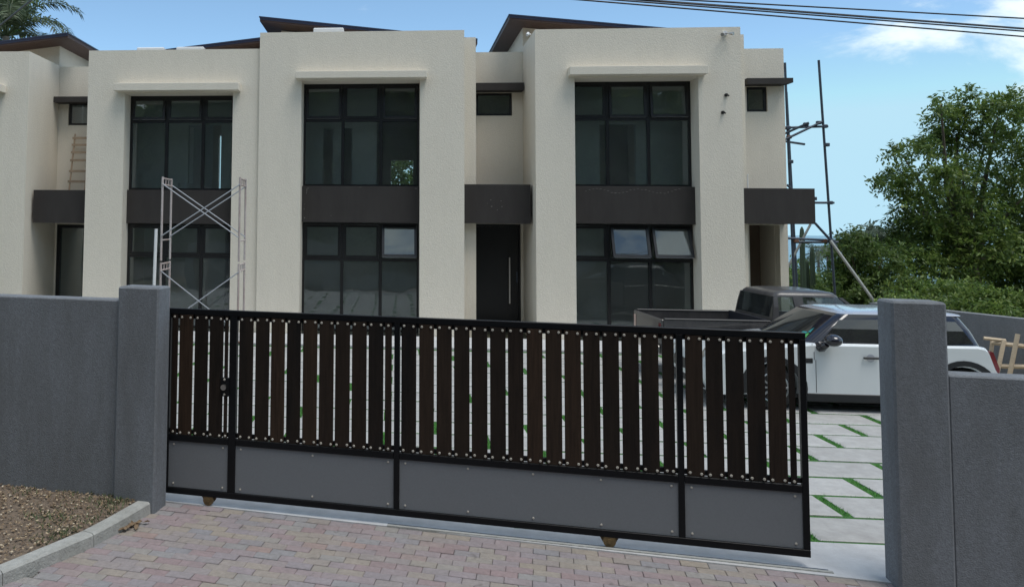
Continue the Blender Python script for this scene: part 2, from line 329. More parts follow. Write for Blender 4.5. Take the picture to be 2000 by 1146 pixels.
tg = obj('turf_blades', blades(np.concatenate(pts), .026, .006, 'turf', 'turf_blades', RNG)); tag(tg, 'short green turf blades between the driveway pavers', 'turf', kind='stuff')
# apron in front of the houses, threshold beam that carries the gate track
ap = boxes('apron', [(-9.2, 11.2, 16.97, 18.58, -.12, .012)], 'concrete'); tag(ap, kind='structure')
E0, E1 = gr(340, 981), gr(1860, 1152)
def edge(x): return E0.y + (E1.y - E0.y) * (x - E0.x) / (E1.x - E0.x)
bm = B(); slab(bm, [(-4.0, edge(-4.0)), (1.0, edge(1.0)), (1.0, 7.70), (-4.0, 7.70)], -.14, .006)
slab(bm, [(1.0, edge(1.0)), (5.4, edge(5.4)), (5.4, 7.04), (1.0, 7.04)], -.14, .006)
th = put('threshold_slab', bm, 'concrete'); tag(th, kind='structure')
T0, T1 = gr(780, 1026.6), gr(1618, 1115)
td = (T1 - T0).normalized(); tn = Vector((-td.y, td.x, 0))
bm = B(); a = T0 - td * .1
slab(bm, [(a - tn * .012).to_2d()[:], (T1 - tn * .012).to_2d()[:], (T1 + tn * .012).to_2d()[:], (a + tn * .012).to_2d()[:]], -.05, .010)
put('track_rail', bm, 'tube', th)
bm = B(); slab(bm, [(a - tn * .05).to_2d()[:], (T1 + td * .02 - tn * .05).to_2d()[:], (T1 + td * .02 - tn * .017).to_2d()[:], (a - tn * .017).to_2d()[:]], -.05, .014)
put('mortar_strip', bm, 'kerb', th)
# block paving: stretcher bond of 200 x 100 mm blocks laid parallel to the gate
bd = (E1 - E0); bd.z = 0; bd.normalize(); bn = Vector((bd.y, -bd.x, 0))
KB = [gr(304.7, 996.6), gr(234, 1039.5), gr(184.5, 1067), gr(81.5, 1112), gr(6.4, 1144.6)]
kd = (KB[-1] - KB[-2]).normalized(); KB.append(KB[-1] + kd * .8); KB.append(KB[-1] + Vector((-1.2, -1.0, 0)) * .9)
def kerb_x(y):
    if y > KB[0].y: return -2.35
    for p, q in zip(KB, KB[1:]):
        if q.y <= y <= p.y: return p.x + (q.x - p.x) * (y - p.y) / (q.y - p.y)
    return KB[-1].x
bp = []
p0, p1 = E0 - bd * 4 + bn * .01, E1 + bd * 3 + bn * .01
slab_pts = [(p0.x, p0.y), (p0.x, 2.4), (p1.x, 1.6), (p1.x, p1.y)]
bm = B(); slab(bm, slab_pts, -.12, -.030)
pv = put('brick_pavement', bm, 'sand'); tag(pv, kind='structure')
bm = B(); box(bm, -.0985, .0985, -.0485, .0485, -.06, 0, bev=.004); brick_me = mesh('brick', bm, 'brick')
cand = []
for r in range(46):
    for c in range(-14, 46):
        p = E0 + bd * (.2 * c + (.1 if r % 2 else 0) + .004 * (r % 3)) + bn * (.0515 + .1 * r)
        if p.x + .07 < kerb_x(p.y): continue
        if p.y < edge(p.x) - 3.3: continue
        q = RM @ np.array([p.x, p.y, -H]); u, v = CX + F * q[0] / q[2], CY + F * q[1] / q[2]
        cand.append((not (-20 < u < 1790 and v < 1156), p.y, p))
cand.sort(key=lambda t: (t[0], t[1]))
rest = B()
nb = 0
for hid, _, p in cand:
    if not hid and nb < 300:
        o = obj('brick', brick_me, pv, loc=(p.x, p.y, RNG.normal(-.002, .0018)), rot=(RNG.normal(0, .008), RNG.normal(0, .006), math.atan2(bd.y, bd.x) + RNG.normal(0, .006))); nb += 1
    else:
        r = bmesh.ops.create_cube(rest, size=1); mt = Matrix.Translation((p.x, p.y, -.032 + RNG.normal(0, .002))) @ Matrix.Rotation(math.atan2(bd.y, bd.x), 4, 'Z')
        for v in r['verts']: v.co = mt @ Vector((v.co.x * .195, v.co.y * .095, v.co.z * .06))
rm = M['brick'].copy()
for n_ in rm.node_tree.nodes:
    if n_.type == 'VALTORGB':
        gg = [k for k in rm.node_tree.nodes if k.type == 'NEW_GEOMETRY'][0]; rm.node_tree.links.new(gg.outputs['Random Per Island'], n_.inputs[0])
rb = obj('block_paving', mesh('block_paving', rest, rm), pv); rb['kind'] = 'stuff'
# kerb of cast lengths
kb = thing('kerb', None, None); kb['kind'] = 'structure'
KT = [(304.7, 985.8), (186.7, 1043.8), (0, 1119)]
def offs(p, q, d): t = (q - p).normalized(); return Vector((-t.y, t.x, 0)) * -d
left = []
for i, p in enumerate(KB):
    t = (KB[min(i + 1, len(KB) - 1)] - KB[max(i - 1, 0)]).normalized(); left.append(p + Vector((t.y, -t.x, 0)) * .13)
segs = [(0, 2), (2, 4), (4, 6)]
for i0, i1 in segs:
    bm = B(); ring = []
    for i in range(i0, i1 + 1):
        a, b = KB[i].copy(), left[i].copy()
        if i in (i0, i1) and 0 < i < 6:
            t = (KB[i1] - KB[i0]).normalized() * (.003 if i == i0 else -.003); a += t; b += t
        c = (b - a).normalized()
        ring.append([bm.verts.new(v) for v in ((a.x, a.y, -.1), (a.x + c.x * .012, a.y + c.y * .012, .085), (a.x + c.x * .03, a.y + c.y * .03, .1), (b.x, b.y, .1), (b.x, b.y, -.1))])
    for a, b in zip(ring, ring[1:]):
        for k in range(5): bm.faces.new((a[k], a[(k + 1) % 5], b[(k + 1) % 5], b[k]))
    bm.faces.new(ring[0]); bm.faces.new(list(reversed(ring[-1])))
    put('kerb_stone', bm, 'kerb', kb)
# earth verge behind the kerb: uneven sheet, dry litter, weeds
nx, ny = 60, 50; vs_, fs = [], []
wl = lambda x: (GO + GD * ((x - GO.x) / GD.x)).y - .13
def left_x(y):
    if y >= left[0].y: return left[0].x
    for p, q in zip(left, left[1:]):
        if q.y <= y <= p.y: return p.x + (q.x - p.x) * (y - p.y) / (q.y - p.y)
    return left[-1].x
for j in range(ny + 1):
    for i in range(nx + 1):
        y = 3.9 + (7.85 - 3.9) * j / ny; xr = left_x(y) + .01; x = xr - (1 - i / nx) ** 1.3 * 6
        vs_.append((x, y, .088 + RNG.normal(0, .006) + .02 * math.sin(x * 2.1 + y) * (1 - i / nx) + .04 * max(0, (y - 6.6)) * (1 - i / nx)))
for j in range(ny):
    for i in range(nx):
        a = j * (nx + 1) + i; fs.append((a, a + 1, a + nx + 2, a + nx + 1))
me = bpy.data.meshes.new('verge'); me.from_pydata(vs_, [], fs); me.materials.append(M['soil']); me.shade_smooth()
tag(obj('verge', me), kind='structure')
def chips(n, x0, x1, y0, y1, z, size, m, name, rng, keep):
    P = np.c_[rng.uniform(x0, x1, n), rng.uniform(y0, y1, n)]; P = np.array([p for p in P if keep(*p)]); n = len(P)
    a = rng.uniform(0, 6.28, n); s = size * rng.uniform(.4, 1.5, n); t = rng.normal(0, .35, (n, 2))
    cs = np.array([[-1, -.35], [0, -.6], [1, -.2], [.9, .35], [-.1, .6]]); v = np.zeros((n, 5, 3))
    for k, (u, w_) in enumerate(cs):
        lx = u * s * .5; ly = w_ * s * .5
        v[:, k, 0] = P[:, 0] + np.cos(a) * lx - np.sin(a) * ly; v[:, k, 1] = P[:, 1] + np.sin(a) * lx + np.cos(a) * ly
        v[:, k, 2] = z + rng.uniform(0, .006, n) + np.abs(lx * t[:, 0] + ly * t[:, 1])
    me = bpy.data.meshes.new(name); me.from_pydata(v.reshape(-1, 3).tolist(), [], np.arange(5 * n).reshape(n, 5).tolist()); me.materials.append(M[m]); return me
inbed = lambda x, y: x < left_x(y) - .01 and y < wl(x) - .02
tag(obj('leaf_litter', chips(7500, -4.6, -2.1, 5.2, 7.6, .104, .024, 'litter', 'leaf_litter', RNG, inbed)), 'dry leaf litter and wood chips scattered over the brown earth verge', 'leaf litter', kind='stuff')
wp = []
for (px, py, r, n) in [(85, 1010, .10, 160), (112, 1015, .09, 120), (110, 1043, .11, 220), (135, 1040, .07, 120), (215, 982, .10, 260), (180, 960, .16, 260), (195, 1018, .08, 120), (50, 958, .10, 90), (100, 1062, .07, 80), (240, 975, .12, 220), (140, 990, .2, 60), (220, 1003, .08, 100)]:
    c = gr(px, py, .1); wp.append(np.c_[RNG.normal(c.x, r, n), RNG.normal(c.y, r, n), np.full(n, .1)])
wp = np.concatenate(wp); wp = np.array([p for p in wp if inbed(p[0], p[1])])
tag(obj('weeds', blades(wp[RNG.random(len(wp)) < .5], .035, .011, 'weed', 'weeds', RNG)), 'sparse low green weeds growing in the earth verge', 'weeds', kind='stuff')
# dead leaves swept against the kerb, one by one
dl = []
for i, (px, py, ang) in enumerate([(232, 1036, .5), (246, 1031, .8), (258, 1026, .3), (268, 1021, 1.2), (240, 1033, 2.0), (252, 1024, 2.6), (281, 1021, .2), (263, 1029, 1.7)]):
    p = gr(px + 4, py + 3); bm = B(); l = .075 + .02 * (i % 3)
    pr_ = [(-.5, 0, .0), (-.2, .2, .012), (.2, .18, .02), (.5, 0, .006), (.2, -.18, .022), (-.2, -.2, .008)]
    top = [bm.verts.new((x * l, y * l, z + .004)) for x, y, z in pr_]; bm.faces.new(top)
    o = put('dead_leaf', bm, 'litter', loc=(p.x, p.y, .012), rot=(RNG.normal(0, .2), RNG.normal(0, .2), ang))
    tag(o, 'curled brown dead leaf in the small heap lying against the kerb', 'leaf', 'dead leaves swept against the kerb')

# ------------------------------------------------------------------ foliage builders
def leaf_mesh(name, C, D, nl, slen, ll, lw, m, rng, droop=.25):
    n = len(C); D = D / np.linalg.norm(D, axis=1, keepdims=True)
    R_ = rng.normal(0, 1, (n, 3)); Sd = np.cross(D, R_); Sd /= np.linalg.norm(Sd, axis=1, keepdims=True)
    t = (np.arange(nl) + .5) / nl; V = []
    for k in range(nl):
        sg = 1 if k % 2 else -1
        base = C + D * (t[k] * slen) * rng.uniform(.8, 1.2, (n, 1)); base[:, 2] -= droop * slen * t[k] ** 2
        dr = Sd * sg + D * .55 + rng.normal(0, .28, (n, 3)); dr[:, 2] -= .25
        dr /= np.linalg.norm(dr, axis=1, keepdims=True)
        sd = np.cross(dr, rng.normal(0, .6, (n, 3)) + np.array([0, 0, 1.])); sd /= np.linalg.norm(sd, axis=1, keepdims=True)
        l = ll * rng.uniform(.7, 1.25, (n, 1))
        V.append(np.stack([base, base + dr * l * .45 + sd * lw / 2, base + dr * l, base + dr * l * .45 - sd * lw / 2], 1))
    V = np.concatenate(V, 0).reshape(-1, 3); q = len(V) // 4
    me = bpy.data.meshes.new(name); me.from_pydata(V.tolist(), [], np.arange(4 * q).reshape(q, 4).tolist()); me.materials.append(M[m]); return me
def lobes_to_sprigs(lobes, per_m2, rng, up=.35):
    C, D = [], []
    for (c, r, sq) in lobes:
        n = max(14, int(per_m2 * 4 * math.pi * r * r * (1.7 if r < .42 else 1))); d = rng.normal(0, 1, (n, 3)); d /= np.linalg.norm(d, axis=1, keepdims=True)
        rr = r * rng.uniform(.25, 1.12, (n, 1)) ** .55; p = d * rr; p[:, 2] *= sq
        C.append(np.array(c) + p); dd = d + rng.normal(0, .45, (n, 3)); dd[:, 2] += up; D.append(dd)
    return np.concatenate(C), np.concatenate(D)
def tree(name, label, cat, base, limbs, lobes, per, nl, slen, ll, lw, m, rng, trunk_r=.2, group=None, up=.35, droop=.25):
    t = thing(name, label, cat, base, 0, group)
    bm = B(); b = Vector(base)
    for pts, r0, r1 in limbs:
        k = len(pts); path(bm, pts, [r0 + (r1 - r0) * i / (k - 1) for i in range(k)])
    put('trunk', bm, 'bark', t, 60)
    C, D = lobes_to_sprigs(lobes, per, rng, up)
    obj('crown', leaf_mesh('crown', C, D, nl, slen, ll, lw, m, rng, droop), t)
    return t
def pxlobes(lst, Y, dY, rng, sq=.85):
    o = []
    for (x, y, r) in lst:
        Yc = Y + rng.uniform(-dY, dY); p = at(x, y, Yc); o.append((tuple(p), r * Yc / F, sq))
    return o
def limbs_for(base, lobes, rng, r0=.16, top=None, n=12):
    """a leaning trunk that forks out to the larger lobes"""
    b = Vector(base); cs = [Vector(l[0]) for l in lobes]; mid = sum(cs, Vector()) / len(cs)
    fork = b.lerp(mid, .45); out_ = [([b + Vector((0, 0, -.15)), b.lerp(fork, .5) + Vector((.1, 0, 0)), fork], r0, r0 * .75)]
    for c in cs[::max(1, len(cs) // n)]:
        m1 = fork.lerp(c, .5) + Vector((rng.normal(0, .2), rng.normal(0, .2), -.15)); out_.append(([fork, m1, c], r0 * .5, .015))
    return out_

# ------------------------------------------------------------------ townhouses
YF, YW, YB = 18.6, 19.1, 20.45
def window_unit(t, ol, orr, y, z0, z1, mull, tz, opens, inset=0):
    """black frame with a top row of awning sashes over fixed panes"""
    fw, d = .05, .08
    xs = [ol] + [m for m in mull] + [orr]; bm = B()
    box(bm, ol, ol + fw, y, y + d, z0, z1); box(bm, orr - fw, orr, y, y + d, z0, z1)
    for m in mull: box(bm, m - fw * .75, m + fw * .75, y, y + d, z0, z1)
    cells = []
    for i in range(len(xs) - 1):
        a = xs[i] + (fw if i == 0 else fw * .75); b = xs[i + 1] - (fw if i == len(xs) - 2 else fw * .75); cells.append((a, b))
        for (za, zb) in ((z0, z0 + fw), (tz - .035, tz + .035), (z1 - fw, z1)): box(bm, a, b, y + .002, y + d - .002, za, zb)
    fr = put('window_frame', bm, 'frame', t)
    for (a, b), op in zip(cells, opens):
        p = boxes('pane', [(a + .001, b - .001, y + .035, y + .043, z0 + fw + .001, tz - .036)], 'glass', fr)
        h = z1 - fw - (tz + .035) - .008; wd = b - a - .008; bm = B(); s = .058
        box(bm, -wd / 2, -wd / 2 + s, -.025, .025, -h, 0); box(bm, wd / 2 - s, wd / 2, -.025, .025, -h, 0)
        box(bm, -wd / 2 + s, wd / 2 - s, -.025, .025, -s, 0); box(bm, -wd / 2 + s, wd / 2 - s, -.025, .025, -h, -h + s)
        lo = Vector(((a + b) / 2, y + .022, z1 - fw - .004)) - Vector(t.location)
        sa = put('awning_sash', bm, 'frame', t, loc=lo, rot=(-rad(op), 0, 0))
        boxes('pane', [(-wd / 2 + s, wd / 2 - s, -.004, .004, -h + s, -s)], 'glass', sa)
        if op > 2: boxes('lit_edge_bar', [(-wd / 2 + .02, wd / 2 - .02, -.012, .03, -h - .006, -h + .0)], 'brace', sa)  # pale bar paints in the lit lower edge of an open sash
    return fr
def small_window(t, x0, x1, y, z0, z1):
    bm = B(); f = .055
    box(bm, x0, x0 + f, y, y + .08, z0, z1); box(bm, x1 - f, x1, y, y + .08, z0, z1); box(bm, x0 + f, x1 - f, y, y + .08, z0, z0 + f); box(bm, x0 + f, x1 - f, y, y + .08, z1 - f, z1)
    fr = put('small_window_frame', bm, 'frame', t)
    boxes('pane', [(x0 + f, x1 - f, y + .03, y + .038, z0 + f, z1 - f)], 'glass', fr)
def bay(t, xl, xr, ol, orr, wl_, wr_, top, head, mull, tz, band, ltz, up, low, hood, yf, rear=None):
    w_ = []
    w_ += [(xl, ol, yf, 19.3, -.1, top), (orr, xr, yf, 19.3, -.1, top), (ol, orr, yf, 19.3, head, top)]
    # flanks, back, floors and roof deck of the shell
    sl_, sr_ = xl + .22, xr - .22
    w_ += [(xl, sl_, 19.3, 27, -.1, top - .004), (sr_, xr, 19.3, 27, -.1, top - .004)]
    w_ += [(sl_, sr_, 19.3, 27, top - .75, top - .45)]
    if rear: 
        a, b, c, d = rear
        w_ += [(sl_, a, 26.8, 27, -.1, top - .75), (b, sr_, 26.8, 27, -.1, top - .75), (a, b, 26.8, 27, -.1, c), (a, b, 26.8, 27, d, top - .75)]
    else:
        a, b, c, d = orr - 2.2, orr - .75, 3.6, 5.6  # rear opening added to let daylight into the upstairs rooms
        w_ += [(sl_, a, 26.8, 27, -.1, top - .75), (b, sr_, 26.8, 27, -.1, top - .75), (a, b, 26.8, 27, -.1, c), (a, b, 26.8, 27, d, top - .75)]
    put_ = boxes('wall', w_, 'stucco', t)
    inn = [(sl_, sr_, 19.3, 26.8, 2.75, 3.05), (sl_, sr_, 19.3, 26.8, -.1, .015)]
    if rear:
        a, b, c, d = rear; inn += [(sl_, -1.98, 20.75, 20.87, 3.05, top - .75), (-1.72, -1.5, 20.75, 20.87, 3.05, top - .75), (-1.22, a - .32, 20.75, 20.87, 3.05, top - .75), (-1.98, -1.72, 20.75, 20.87, 5.1, top - .75), (-1.5, -1.22, 20.75, 20.87, 5.1, top - .75), (b + .05, sr_, 20.75, 20.87, 3.05, top - .75), (sl_, sr_, 22.6, 22.75, .015, 2.75), (sl_, a - .3, 24, 24.1, 3.05, top - .75)]
    else:
        m_ = (ol + orr) / 2 + .15
        inn += [(sl_, m_ - .45, 20.75, 20.87, 3.05, top - .75), (m_ + .45, sr_, 20.75, 20.87, 3.05, top - .75), (m_ - .45, m_ + .45, 20.75, 20.87, 5.2, top - .75), (m_ - .62, m_ - .50, 20.87, 23.8, 3.05, top - .75), (sl_, m_ + .2, 22.6, 22.75, .015, 2.75), (m_ + .2, sr_, 24.2, 24.3, .015, 2.75)]
    boxes('interior_wall', inn, 'interior', t)
    zb0, zb1 = band
    boxes('floor_band', [(wl_ + .004, wr_ - .004, yf + .3, 19.25, zb0, zb1)], 'band', t, bev=.006)
    window_unit(t, wl_ + .004, wr_ - .004, YW, zb1 + .004, head - .004, mull, tz, up)
    window_unit(t, wl_ + .004, wr_ - .004, YW, .016, zb0 - .004, mull, ltz, low)
    hx0, hx1, hz0, hz1 = hood
    boxes('window_hood', [(hx0, hx1, yf - .26, yf + .01, hz0, hz1)], 'stucco', t, bev=.006)
def roof(t, xh, xlow, zh, zlow, side, yf=19.75, yb=26.5, th=.13):
    """mono-pitch roof, high at xh; side = overhang sign at the high end"""
    bm = B()
    prism(bm, [(xh, zh - .035), (xlow, zlow - .035), (xlow, zlow - th), (xh, zh - th)] if xh < xlow else [(xlow, zlow - .035), (xh, zh - .035), (xh, zh - th), (xlow, zlow - th)], yf + .012, yb)
    r = put('roof', bm, 'soffit', t)
    bm = B(); x0, x1, z0, z1 = (xh - .02, xlow, zh, zlow) if xh < xlow else (xlow, xh + .02, zlow, zh)
    prism(bm, [(x0, z0), (x1, z1), (x1, z1 - .032), (x0, z0 - .032)], yf - .02, yb + .03)
    put('roof_sheet', bm, 'roofing', r)
    bm = B(); prism(bm, [(x0 + .02, z0 - .034), (x1 - .02, z1 - .034), (x1 - .02, z1 - .085), (x0 + .02, z0 - .085)], yf - .006, yf + .010); put('fascia', bm, 'roofing', r)
    return r
def clerestory(t, x0, x1, z0, zl, zr, y0=20.45, y1=26):
    bm = B(); prism(bm, [(x0, z0), (x1, z0), (x1, zr), (x0, zl)], y0, y1); put('clerestory', bm, 'stucco', t)
GRP = 'terraced cream townhouses'
# middle house (between the two dark canopies)
tC = thing('townhouse', 'cream townhouse in the middle, with the black front door and long steel handle', 'townhouse', (-.9, YF, 0), 0, GRP)
bay(tC, -3.33, 1.53, -2.31, .50, -2.31, .50, 7.16, 5.99, [-1.345, -.42], 5.10, (2.62, 3.485), 1.73, [2.5, 0, 2.5], [0, 0, 20], (-2.43, .655, 6.0, 6.165), YF, rear=(-.25, .5, 3.5, 4.75))
boxes('return_wall', [(1.532, 1.865, 19.3, YB, -.1, 7.15)], 'stucco', tC)
boxes('entrance_wall', [(1.867, 1.955, YB, 20.7, -.1, 2.62), (3.09, 3.157, YB, 20.7, -.1, 2.62), (1.867, 3.157, YB, 20.7, 2.62, 5.385), (1.867, 1.98, YB, 20.7, 5.385, 5.975), (2.89, 3.157, YB, 20.7, 5.385, 5.975), (1.867, 3.157, YB, 20.7, 5.975, 7.03)], 'stucco', tC)
small_window(tC, 1.984, 2.886, 20.5, 5.39, 5.972); boxes('stair_wall', [(1.9, 3.15, 22, 22.1, 0, 6.6), (1.87, 3.15, 20.71, 22.1, 6.6, 6.75)], 'interior', tC)
boxes('small_window_hood', [(1.95, 3.135, 20.1, YB - .002, 5.98, 6.175)], 'band', tC, bev=.006)
boxes('door_canopy', [(1.552, 3.105, 19.0, 19.296, 2.628, 3.552), (1.868, 3.105, 19.296, YB - .003, 2.628, 3.552)], 'band', tC)
boxes('door_frame', [(1.957, 2.0, 20.47, 20.58, 0, 2.6185), (3.045, 3.088, 20.47, 20.58, 0, 2.6185), (2.0, 3.045, 20.47, 20.58, 2.55, 2.6185)], 'frame', tC)
dC = boxes('door', [(2.003, 3.042, 20.53, 20.575, .02, 2.547)], 'door', tC)
bm = B(); box(bm, 2.79, 2.83, 20.44, 20.475, .62, 1.78, bev=.004); box(bm, 2.80, 2.82, 20.475, 20.53, .80, .83); box(bm, 2.80, 2.82, 20.475, 20.53, 1.6, 1.63); put('handle', bm, 'steel', dC)
boxes('lock_plate', [(2.985, 3.02, 20.518, 20.5295, 1.14, 1.42)], 'tube', dC)
rC = roof(tC, -3.55, 1.95, 7.87, 7.22, -1); clerestory(tC, -3.1, 1.2, 6.4, 7.66, 7.17)
# right-hand end house
tD = thing('townhouse', 'cream townhouse at the right end, its lower awning windows tilted open behind the pickup', 'townhouse', (5.4, YF, 0), 0, GRP)
bay(tD, 3.16, 7.74, 4.05, 6.80, 4.06, 6.80, 7.15, 6.0, [4.905, 5.84], 5.115, (2.65, 3.515), 1.80, [0, 3, 4.5], [0, 19, 21], (3.895, 6.93, 6.035, 6.225), YF)
boxes('return_wall', [(7.742, 8.105, 19.3, YB, -.1, 7.14)], 'stucco', tD)
boxes('entrance_wall', [(8.107, 8.62, YB, 20.7, -.1, 5.465), (9.335, 9.525, YB, 20.7, -.1, 5.465), (8.62, 9.335, YB, 20.7, 2.66, 5.465), (8.107, 8.625, YB, 20.7, 5.465, 6.095), (9.12, 9.525, YB, 20.7, 5.465, 6.095), (8.107, 9.525, YB, 20.7, 6.095, 7.05), (9.325, 9.523, 20.7, 27, -.1, 7.04), (7.742, 9.325, 26.8, 27, -.1, 7.04)], 'stucco', tD)
small_window(tD, 8.63, 9.115, 20.5, 5.47, 6.09); boxes('stair_wall', [(8.12, 9.32, 22, 22.1, 3, 6.6), (8.107, 9.32, 20.71, 22.1, 6.6, 6.75)], 'interior', tD)
boxes('hallway', [(8.12, 9.32, 21.5, 21.6, 0, 3), (8.3, 8.615, 20.75, 21.5, 0, 3)], 'dark_room', tD)
bm = B(); prism(bm, [(8.5, 6.245), (9.575, 6.245), (9.575, 6.13), (9.42, 6.10), (8.5, 6.10)], 20.1, YB - .002); put('small_window_hood', bm, 'band', tD)
boxes('door_canopy', [(7.905, 9.455, 19.0, 19.296, 2.685, 3.495), (8.108, 9.455, 19.296, YB - .003, 2.685, 3.495)], 'band', tD)
rD = roof(tD, 2.735, 8.2, 7.83, 7.25, -1); clerestory(tD, 3.165, 7.4, 6.4, 7.66, 7.25)
# house behind the scaffold tower
YFb = YF + .07
tB = thing('townhouse', 'cream townhouse behind the white scaffold tower, with a timber ladder in its entrance recess', 'townhouse', (-5.4, YFb, 0), 0, GRP)
bay(tB, -7.61, -3.332, -6.67, -3.985, -6.67, -3.985, 6.785, 5.72, [-5.735, -4.81], 5.085, (2.55, 3.37), 1.75, [5.5, 3.5, 2.5], [0, 0, 0], (-6.87, -3.80, 5.745, 5.925), YFb)
boxes('entrance_wall', [(-9.14, -9.09, YB, 20.7, -.1, 2.5), (-9.14, -7.612, YB, 20.7, 2.5, 5.16), (-9.14, -8.87, YB, 20.7, 5.16, 5.775), (-8.05, -7.612, YB, 20.7, 5.16, 5.775), (-9.14, -7.612, YB, 20.7, 5.775, 6.75), (-8.05, -7.612, YB, 20.7, -.1, 2.5)], 'stucco', tB)
small_window(tB, -8.868, -8.055, 20.5, 5.165, 5.772); boxes('stair_wall', [(-9.1, -7.65, 22, 22.1, 3, 6.3), (-9.13, -7.62, 20.71, 22.1, 6.3, 6.45), (-9.1, -7.65, 22.4, 22.5, 0, 3)], 'interior', tB)
boxes('small_window_hood', [(-9.135, -7.615, 20.1, YB - .002, 5.73, 5.885)], 'band', tB, bev=.006)
boxes('door_canopy', [(-9.08, -7.614, 19.0, YB - .003, 2.537, 3.357)], 'band', tB)
boxes('door_frame', [(-9.088, -8.99, 20.46, 20.56, 0, 2.49), (-8.15, -8.053, 20.46, 20.56, 0, 2.49), (-8.99, -8.15, 20.46, 20.56, 2.40, 2.49)], 'frame', tB)
boxes('door_glass', [(-8.987, -8.153, 20.50, 20.51, .02, 2.397)], 'glass', tB)
rB = roof(tB, -3.345, -7.6, 7.33, 6.85, 1, yf=19.7, yb=19.7 + 6.5); clerestory(tB, -7.0, -3.5, 6.2, 6.85, 7.18)
# house cut by the left edge
tA = thing('townhouse', 'cream townhouse at the far left, cut off by the edge of the photograph', 'townhouse', (-11.3, YFb, 0), 0, GRP)
bay(tA, -13.45, -9.143, -12.6, -9.95, -12.6, -9.95, 6.785, 5.72, [-11.7, -10.8], 5.085, (2.55, 3.37), 1.75, [0, 0, 0], [0, 0, 0], (-12.8, -9.72, 5.745, 5.925), YFb)
rA = roof(tA, -8.63, -13.6, 7.51, 6.95, 1, yf=19.72, yb=26); clerestory(tA, -13.0, -9.16, 6.2, 6.95, 7.38)
# pale plaster scuffs left on the dark render
def scuff(t, x, y, z, w_, h_):
    bm = B(); n = 7; v = [bm.verts.new((x + w_ * math.cos(6.28 * k / n) * random.uniform(.5, 1), y, z + h_ * math.sin(6.28 * k / n) * random.uniform(.4, 1))) for k in range(n)]; bm.faces.new(v); put('plaster_scuff', bm, 'sand', t)
for x, z, w_, h_ in ((2.18, 3.18, .022, .012), (2.42, 3.16, .02, .010), (2.20, 3.03, .028, .012), (2.44, 3.03, .026, .012), (2.1, 3.1, .01, .01), (2.33, 2.95, .012, .012)): scuff(tC, x, 18.996, z, w_, h_)
for x, z, w_, h_ in ((-2.19, 3.38, .012, .05), (-2.16, 3.43, .03, .012), (-2.2, 3.32, .01, .03), (-2.24, 3.05, .01, .012), (-2.25, 2.93, .012, .02), (-2.24, 2.72, .02, .02), (.42, 3.44, .02, .015), (-1.6, 2.78, .012, .01), (-.9, 3.462, .06, .006)): scuff(tC, x, 18.896, z, w_, h_)
for k in range(26):
    x = 4.35 + 2.1 * k / 25; scuff(tD, x, 18.896, 3.41 + .045 * math.sin(k * .55) + random.uniform(-.012, .012), random.uniform(.02, .05), .008)
# things fixed to or lying on the houses
def vent_box(x0, x1, y, Y, lab):
    a, b = at(x0, y, Y), at(x1, y, Y); bm = B(); box(bm, a.x, b.x, Y, Y + .5, a.z - .75, a.z, bev=.02)
    o = put('roof_unit', bm, 'white_paint'); tag(o, lab, 'roof unit', 'white units on the roof decks')
vent_box(612, 671, 55, 19.5, 'white box unit on the roof of the middle house, under its eave')
vent_box(344, 398, 92, 19.5, 'white box unit on the roof behind the scaffold tower, right of the pair')
vent_box(267, 320, 93, 19.5, 'white box unit on the roof behind the scaffold tower, left of the pair')
fl = thing('floodlight', 'twin head security light high on the wall of the right end house', 'security light', at(1415, 66, YF))
p = at(1415, 66, YF); bm = B(); tube(bm, p, p + Vector((0, -.05, 0)), .05, 12); put('base', bm, 'white_paint', fl, 40)
for dx, dz, ax in ((-.06, -.035, -.05), (.07, -.02, .06)):
    bm = B(); q = p + Vector((dx, -.09, dz)); tube(bm, p + Vector((0, -.04, 0)), q, .012); tube(bm, q + Vector((0, .0, 0)), q + Vector((ax, -.07, -.025)), .026, 12, .04); put('lamp_head', bm, 'steel', fl, 40)
for (px, py, lab) in ((1418, 186, 'upper of two small black junction stubs on the right end house wall'), (1411.5, 220, 'lower of two small black junction stubs on the right end house wall')):
    p = at(px, py, YF); bm = B(); tube(bm, p, p + Vector((0, -.04, 0)), .04, 10, .035); tube(bm, p + Vector((.0, -.05, 0)), p + Vector((.02, -.10, -.03)), .018, 8)
    tag(put('cable_stub', bm, 'frame', smooth=40), lab, 'junction box', 'wall cable stubs')
p = at(1037, 68, 19.2); bm = B(); tube(bm, Vector((3.16, p.y, p.z)), Vector((3.10, p.y, p.z)), .02, 8); tube(bm, Vector((3.10, p.y, p.z + .03)), Vector((3.06, p.y - .08, p.z - .03)), .035, 10); tag(put('wall_sensor', bm, 'white_paint', smooth=40), 'small white sensor near the roof corner of the right end house', 'sensor')
p = at(1460.5, 368, 20.2); q = at(1459.5, 343, 20.2); bm = B(); tube(bm, (p.x, 20.2, 3.49), q, .02); tube(bm, q, q + Vector((0, 0, .03)), .028); tag(put('conduit', bm, 'white_paint', smooth=40), 'short white pipe sticking up from the canopy of the right end house', 'pipe')
# bucket and timber in the upstairs room behind the scaffold tower
bm = B(); p = at(362, 368, 20.6); tube(bm, (p.x, 20.6, 3.05), (p.x, 20.6, 3.62), .17, 16, .2); tag(put('bucket', bm, 'white_paint', smooth=40), 'white plaster bucket on the upstairs floor behind the scaffold tower', 'bucket')
bm = B(); p = at(374, 300, 20.9); box(bm, p.x - .05, p.x + .05, 20.9, 20.95, 3.05, 5.15); tag(put('white_board', bm, 'white_paint'), 'tall white board standing upstairs beside the bucket', 'board')
